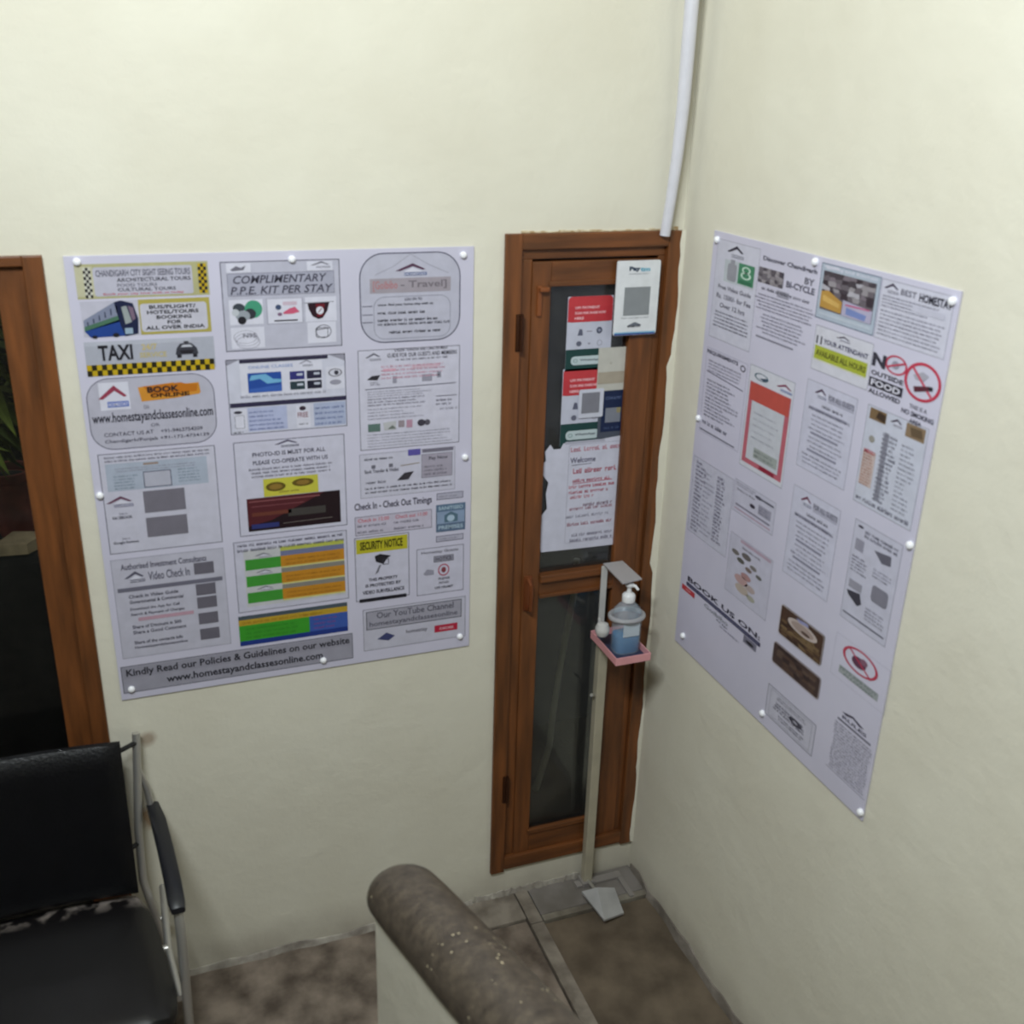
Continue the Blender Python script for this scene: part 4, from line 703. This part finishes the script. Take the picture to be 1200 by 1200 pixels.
# ------------------------------------------------------------------ sanitizer stand
st = thing('sanitizer_stand', (-.19, -.10, .01), 'pedal operated sanitizer stand with pale pole and pink edged tray in the corner', 'stand')
BEI = mat('stand_paint', (178, 170, 150), .45, 0, .08, 12); WP = mat('stand_white', (204, 202, 200), .4, 0, .06, 12); PINK = mat('tray_pink', (226, 160, 164), .45, 0, .06, 12)
q = MB(); q.box((-.206, -.055, .012), (-.174, -.023, 1.01), bev=.004); q.build('pole', BEI, st)
q = MB(); q.box((-.214, -.064, .010), (-.166, -.014, .030), bev=.003); q.box((-.235, -.060, .010), (-.06, -.030, .022), bev=.003); q.box((-.075, -.16, .010), (-.055, -.03, .020), bev=.003); q.build('base', mat('stand_base_grey', (150, 144, 140), .4, .2, .1, 12), st)
q = MB(); A = [(-.245, -.130, .065), (-.150, -.135, .065), (-.205, -.150, .072)]
q.add([(-.248, -.125, .060), (-.190, -.130, .066), (-.215, -.245, .030), (-.125, -.135, .050), (-.130, -.225, .018), (-.248, -.125, .052), (-.190, -.130, .050), (-.215, -.245, .022), (-.125, -.135, .042), (-.130, -.225, .011)],
      [[0, 2, 1], [1, 2, 4, 3], [5, 6, 7], [6, 8, 9, 7], [0, 5, 7, 2], [2, 7, 9, 4], [4, 9, 8, 3], [3, 8, 6, 1], [1, 6, 5, 0]])
q.build('foot_pedal', mat('pedal_steel', (196, 196, 198), .35, .5, .1, 12), st)
q = MB(); q.tube([(-.190, -.05, .03), (-.190, -.135, .045)], .006); q.build('pedal_arm', CHROME, st)
TX0, TX1, TY0, TY1, TZ = -.222, -.108, -.208, -.020, 1.010
q = MB(); q.box((TX0, TY0, TZ), (TX1, TY1, TZ+.004)); q.build('tray', mat('tray_navy', (52, 58, 82), .45), st)
tr = MB(); tr.box((TX0-.003, TY0, TZ), (TX0, TY1, TZ+.026), bev=.001); tr.box((TX1, TY0, TZ), (TX1+.003, TY1, TZ+.026), bev=.001); tr.box((TX0-.003, TY0-.003, TZ), (TX1+.003, TY0, TZ+.026), bev=.001); tr.box((TX0, TY1-.003, TZ), (TX1, TY1, TZ+.026), bev=.001); tr.build('tray_rim', PINK, st)
q = MB(); q.box((-.200, -.024, 1.01), (-.180, -.016, 1.262), bev=.002); q.build('back_bracket', WP, st)
q = MB(); q.add([(-.196, -.020, 1.272), (-.128, -.020, 1.272), (-.118, -.138, 1.262), (-.190, -.150, 1.262), (-.196, -.020, 1.268), (-.128, -.020, 1.268), (-.118, -.138, 1.258), (-.190, -.150, 1.258)], [[3, 2, 1, 0], [4, 5, 6, 7], [0, 1, 5, 4], [1, 2, 6, 5], [2, 3, 7, 6], [3, 0, 4, 7]])
q.build('press_plate', mat('press_plate_steel', (190, 188, 190), .35, .35), st)
q = MB(); q.tube([(-.156+.054*math.cos(a), -.128+.044*math.sin(a), 1.135) for a in [i*6.2832/24 for i in range(25)]], .0075, n=8, cap=False); q.build('bottle_ring', mat('ring_grey', (170, 170, 174), .4, .2), st)
q = MB(); q.lathe((-.226, -.105, 1.062), [(.004, 0), (.017, .003), (.023, .016), (.023, .028), (.017, .042), (.004, .046)]); q.tube([(-.206, -.040, 1.085), (-.224, -.090, 1.085)], .006); q.build('clamp_knob', WP, st)
q = MB(); q.tube([(-.206, -.04, .80), (-.222, -.05, .81)], .006); q.build('pole_screw', CHROME, st)
# bottle
bt = thing('sanitizer_bottle', (-.155, -.130, TZ+.004), 'clear pump bottle with blue liquid standing on the pink edged tray', 'bottle')
BZ = TZ+.0045
def clearmat(name, col, a):
    m = bpy.data.materials.new(name); m.use_nodes = True; nt = m.node_tree; b = nt.nodes['Principled BSDF']
    b.inputs['Base Color'].default_value = srgb(*col); b.inputs['Roughness'].default_value = .25; b.inputs['Alpha'].default_value = a
    return m
def rbox_lathe(q, c, prof, hx, hy, n=28, p=3.2):
    vs = []; fs = []
    for sc, h in prof:
        for k in range(n):
            a = 2*math.pi*k/n; ca, sa = math.cos(a), math.sin(a)
            vs.append(Vector(c)+Vector((hx*sc*math.copysign(abs(ca)**(2/p), ca), hy*sc*math.copysign(abs(sa)**(2/p), sa), h)))
    for i in range(len(prof)-1):
        for k in range(n): a = i*n+k; b = i*n+(k+1) % n; fs.append([a, b, b+n, a+n])
    fs.append(list(range(n))[::-1]); fs.append([(len(prof)-1)*n+k for k in range(n)])
    q.add(vs, fs, None, True)
BC = (-.155, -.130, BZ)
q = MB(); rbox_lathe(q, BC, [(.94, 0), (1, .006), (1, .125), (.92, .145), (.6, .162), (.34, .172), (.34, .180)], .044, .034); q.build('bottle_body', clearmat('clear_plastic', (206, 222, 236), .27), bt)
q = MB(); rbox_lathe(q, BC, [(.90, .002), (.96, .008), (.96, .058)], .043, .033); q.build('blue_liquid', mat('blue_gel', (6, 112, 168), .2), bt)
q = MB(); q.lathe((-.155, -.130, BZ+.172), [(.020, 0), (.021, .020), (.017, .026), (.008, .030), (.006, .050), (.013, .052), (.014, .059), (.006, .062)]); q.tube([(-.155, -.130, BZ+.226), (-.142, -.144, BZ+.228), (-.136, -.154, BZ+.218)], [.006, .005, .004], n=8); q.build('pump', mat('pump_white', (228, 228, 230), .35), bt)
q = MB(); q.add([Vector(BC)+Vector((dx, -.0348, z)) for dx, z in ((-.028, .064), (.028, .064), (.028, .115), (-.028, .115))], [[0, 1, 2, 3]]); q.build('bottle_label', mat('bottle_label_pale', (196, 208, 218), .4, noise=.05), bt)

# ------------------------------------------------------------------ stair parapet with rounded coping
PX, PY0, PZ0, RAD = -1.128, -1.078, 1.122, .075
slope = .31; skx = .115
par = thing('stair_parapet', (PX, PY0-.8, 0), 'cream stair parapet with a rounded dark terrazzo coping in the foreground', 'parapet')
TER = bpy.data.materials.new('worn_terrazzo'); TER.use_nodes = True
nt = TER.node_tree; N = nt.nodes; L = nt.links; b = N['Principled BSDF']; b.inputs['Roughness'].default_value = .42
tc = N.new('ShaderNodeTexCoord'); n1 = N.new('ShaderNodeTexNoise'); n1.inputs['Scale'].default_value = 34; n1.inputs['Detail'].default_value = 10; n1.inputs['Roughness'].default_value = .75; L.new(tc.outputs['Object'], n1.inputs[0])
r1 = N.new('ShaderNodeValToRGB'); e = r1.color_ramp.elements; e[0].position = .32; e[0].color = srgb(56, 49, 43); e[1].position = .70; e[1].color = srgb(104, 93, 79)
k = r1.color_ramp.elements.new(.5); k.color = srgb(78, 69, 60); L.new(n1.outputs[0], r1.inputs[0])
vo = N.new('ShaderNodeTexVoronoi'); vo.inputs['Scale'].default_value = 75; L.new(tc.outputs['Object'], vo.inputs[0])
n2 = N.new('ShaderNodeTexNoise'); n2.inputs['Scale'].default_value = 7; L.new(tc.outputs['Object'], n2.inputs[0])
lt = N.new('ShaderNodeMath'); lt.operation = 'LESS_THAN'; lt.inputs[1].default_value = .17; L.new(vo.outputs[0], lt.inputs[0])
g2 = N.new('ShaderNodeMath'); g2.operation = 'GREATER_THAN'; g2.inputs[1].default_value = .585; L.new(n2.outputs[0], g2.inputs[0])
mm = N.new('ShaderNodeMath'); mm.operation = 'MULTIPLY'; L.new(lt.outputs[0], mm.inputs[0]); L.new(g2.outputs[0], mm.inputs[1])
mx = N.new('ShaderNodeMix'); mx.data_type = 'RGBA'; L.new(mm.outputs[0], mx.inputs[0]); L.new(r1.outputs[0], mx.inputs[6]); mx.inputs[7].default_value = srgb(206, 192, 160); L.new(mx.outputs[2], b.inputs['Base Color'])
bp = N.new('ShaderNodeBump'); bp.inputs['Strength'].default_value = .3; bp.inputs['Distance'].default_value = .006; L.new(n1.outputs[0], bp.inputs['Height']); L.new(bp.outputs[0], b.inputs['Normal'])
LEN = 1.75
def axis_pt(t): return Vector((PX + skx*t, PY0 - t, PZ0 + slope*t))
vs = []; fs = []; n = 22; rows = []
ts = [-RAD*math.cos(a) for a in [math.radians(x) for x in (4, 12, 22, 34, 46, 58, 70, 80)]]
rs = [RAD*math.sin(math.radians(x)) for x in (4, 12, 22, 34, 46, 58, 70, 80)]
ts += [0] + [LEN*i/30 for i in range(1, 31)]; rs += [RAD]*31
for t, r in zip(ts, rs):
    c = axis_pt(t); row = []
    wob = 1+.012*math.sin(t*9)+.008*math.sin(t*23)
    for k in range(n+1):
        a = math.pi*(1.0+.22) * (k/n) - math.pi*.11        # a bit more than a half round
        vs.append(c + Vector((r*wob*math.cos(a), 0, r*wob*math.sin(a)*.95)))
    rows.append(len(vs)-(n+1))
for i in range(len(rows)-1):
    for k in range(n): fs.append([rows[i]+k, rows[i+1]+k, rows[i+1]+k+1, rows[i]+k+1])
    fs.append([rows[i]+n, rows[i+1]+n, rows[i+1], rows[i]])
fs.append([rows[0]+k for k in range(n+1)]); fs.append([rows[-1]+k for k in range(n, -1, -1)])
q = MB(); q.add(vs, fs, None, True); q.build('coping', TER, par)
q = MB(); hw = .062; e0 = axis_pt(.0); e1 = axis_pt(LEN)
q.add([(PX-hw, PY0-.0, 0), (PX+hw, PY0-.0, 0), (PX+hw+skx*LEN, PY0-LEN, 0), (PX-hw+skx*LEN, PY0-LEN, 0), (PX-hw, PY0, e0.z-.01), (PX+hw, PY0, e0.z-.01), (PX+hw+skx*LEN, PY0-LEN, e1.z-.01), (PX-hw+skx*LEN, PY0-LEN, e1.z-.01)],
      [[0, 1, 2, 3], [7, 6, 5, 4], [0, 4, 5, 1], [1, 5, 6, 2], [2, 6, 7, 3], [3, 7, 4, 0]])
q.build('parapet_wall', PLAST, par)

# ------------------------------------------------------------------ black chair
ch = thing('waiting_chair', (-1.94, -.35, 0), 'black vinyl armchair with chrome tube frame below the left window', 'chair')
def cushion(name, fn, nx, ny, th, m, edge=.06):
    """rounded pad: fn(u,v)->(centre point, normal)"""
    vs = []; fs = []
    for side in (1, -1):
        for j in range(ny+1):
            for i in range(nx+1):
                u = i/nx; v = j/ny; p, nrm = fn(u, v)
                d = min(min(u, 1-u)/edge, 1); e_ = min(min(v, 1-v)/edge, 1); k = math.sqrt(max(0, 1-(1-d)**2))*math.sqrt(max(0, 1-(1-e_)**2))
                vs.append(Vector(p)+Vector(nrm)*side*th/2*(.25+.75*k))
    o = (nx+1)*(ny+1)
    for j in range(ny):
        for i in range(nx):
            a = j*(nx+1)+i; fs.append([a, a+1, a+nx+2, a+nx+1]); fs.append([o+a, o+a+nx+1, o+a+nx+2, o+a+1])
    for i in range(nx): fs.append([i, o+i, o+i+1, i+1]); a = ny*(nx+1)+i; fs.append([a, a+1, o+a+1, o+a])
    for j in range(ny): a = j*(nx+1); fs.append([a, a+nx+1, o+a+nx+1, o+a]); a += nx; fs.append([a, o+a, o+a+nx+1, a+nx+1])
    q = MB(); q.add(vs, fs, None, True); return q.build(name, m, ch)
CXL, CXR = -2.21, -1.672
def backfn(u, v):
    x = CXL+(CXR-CXL)*u; z = .52+.45*v; y = -.160+.075*v - .0*u + .030*(2*u-1)**2*-.6
    return (x, y, z), Vector((0, -1, -.16)).normalized()
cushion('backrest', backfn, 20, 16, .052, VINYL, .09)
def seatfn(u, v):
    x0, x1 = -2.25-.03*v, -1.655+.075*v; rr = .16
    vv = v; inset = 0
    y = 0; x = x0+(x1-x0)*u
    # rounded corners in plan
    cx = (u-.5)*2; cy = (v-.5)*2; k = max(0, abs(cx)**5+abs(cy)**5); 
    sc = 1/(max(1, (abs(cx)**6+abs(cy)**6)))**(1/6) if k > 0 else 1
    xm = (x0+x1)/2; ym = -.120-.53/2
    return (xm+cx*sc*(x1-x0)/2, ym-cy*sc*.53/2, .455+.012*math.cos(cx*1.4)*math.cos(cy*1.2)), (0, 0, 1)
SEATM = bpy.data.materials.new('worn_seat_vinyl'); SEATM.use_nodes = True; nt = SEATM.node_tree; N = nt.nodes; L = nt.links; b = N['Principled BSDF']; b.inputs['Roughness'].default_value = .42
tc = N.new('ShaderNodeTexCoord'); sp = N.new('ShaderNodeSeparateXYZ'); L.new(tc.outputs['Object'], sp.inputs[0])
nn = N.new('ShaderNodeTexNoise'); nn.inputs['Scale'].default_value = 14; nn.inputs['Detail'].default_value = 6; L.new(tc.outputs['Object'], nn.inputs[0])
mr_ = N.new('ShaderNodeMapRange'); mr_.inputs[1].default_value = .175; mr_.inputs[2].default_value = .225; L.new(sp.outputs[1], mr_.inputs[0])
m3 = N.new('ShaderNodeMath'); m3.operation = 'MULTIPLY'; L.new(mr_.outputs[0], m3.inputs[0]); cr = N.new('ShaderNodeMapRange'); cr.inputs[1].default_value = .48; cr.inputs[2].default_value = .58; L.new(nn.outputs[0], cr.inputs[0]); L.new(cr.outputs[0], m3.inputs[1])
mx = N.new('ShaderNodeMix'); mx.data_type = 'RGBA'; L.new(m3.outputs[0], mx.inputs[0]); mx.inputs[6].default_value = srgb(17, 15, 17); mx.inputs[7].default_value = srgb(150, 140, 134); L.new(mx.outputs[2], b.inputs['Base Color'])
cushion('seat', seatfn, 24, 20, .07, SEATM, .12)
for sx, xx in ((1, -1.610), (-1, -2.28)):
    side = MB()
    # back upright, side rail and front leg of one bent chrome tube
    side.tube([(xx-.020*sx, -.030, .945), (xx-.030*sx, -.055, .82), (xx-.045*sx, -.085, .66), (xx-.050*sx, -.11, .50), (xx-.030*sx, -.10, .36), (xx-.02*sx, -.045, .20), (xx-.02*sx, -.03, .02)], .0115)
    side.tube([(xx-.028*sx, -.050, .84), (xx-.010*sx, -.034, .76), (xx-.004*sx, -.035, .672)], .0105)
    side.tube([(xx-.004*sx, -.035, .672), (xx+.018*sx, -.2, .676), (xx+.036*sx, -.40, .676), (xx+.040*sx, -.455, .665), (xx+.040*sx, -.478, .60), (xx+.036*sx, -.485, .40), (xx+.03*sx, -.49, .20), (xx+.026*sx, -.49, .02)], .0125)
    side.tube([(xx+.018*sx, -.486, .40), (xx, -.3, .40), (xx, -.05, .41)], .0105)
    side.build('side_frame', CHROME, ch)
    a = MB(); P = [(xx+.0*sx, -.030, .695), (xx+.012*sx, -.12, .700), (xx+.024*sx, -.25, .700), (xx+.034*sx, -.38, .697), (xx+.038*sx, -.455, .690), (xx+.040*sx, -.475, .680)]
    vs = []; fs = []; n = 12
    for i, p in enumerate(P):
        hw_, hh = (.022, .014) if 0 < i < len(P)-1 else (.018, .010)
        for k in range(n):
            an = 6.2832*k/n; ca, sa = math.cos(an), math.sin(an); vs.append(Vector(p)+Vector((hw_*math.copysign(abs(ca)**.6, ca), 0, hh*math.copysign(abs(sa)**.6, sa))))
    for i in range(len(P)-1):
        for k in range(n): fs.append([i*n+k, i*n+(k+1) % n, (i+1)*n+(k+1) % n, (i+1)*n+k])
    fs.append(list(range(n))); fs.append([(len(P)-1)*n+k for k in range(n-1, -1, -1)])
    a.add(vs, fs, None, True); a.build('armrest', BLACKP, ch)
    a = MB(); a.tube([(xx-.075*sx, -.080, .925), (xx-.022*sx, -.038, .92)], .007); a.build('back_bolt', mat('bolt_black', (20, 20, 22), .4), ch)
    a = MB(); a.tube([(xx-.085*sx, -.125, .62), (xx-.046*sx, -.092, .62)], .007); a.build('back_bolt', mat('bolt_black', (20, 20, 22), .4), ch)
q = MB(); q.tube([(-2.28, -.30, .405), (-1.61, -.30, .405)], .011); q.tube([(-2.28, -.06, .30), (-1.61, -.06, .30)], .011); q.build('crossbar', CHROME, ch)
# grey worn strip of the back's lower fixing rail
q = MB(); q.box((CXL+.02, -.150, .500), (CXR-.01, -.120, .528), bev=.006); q.build('back_rail', mat('scuffed_rail', (120, 112, 106), .5, .2, .4, 20), ch)
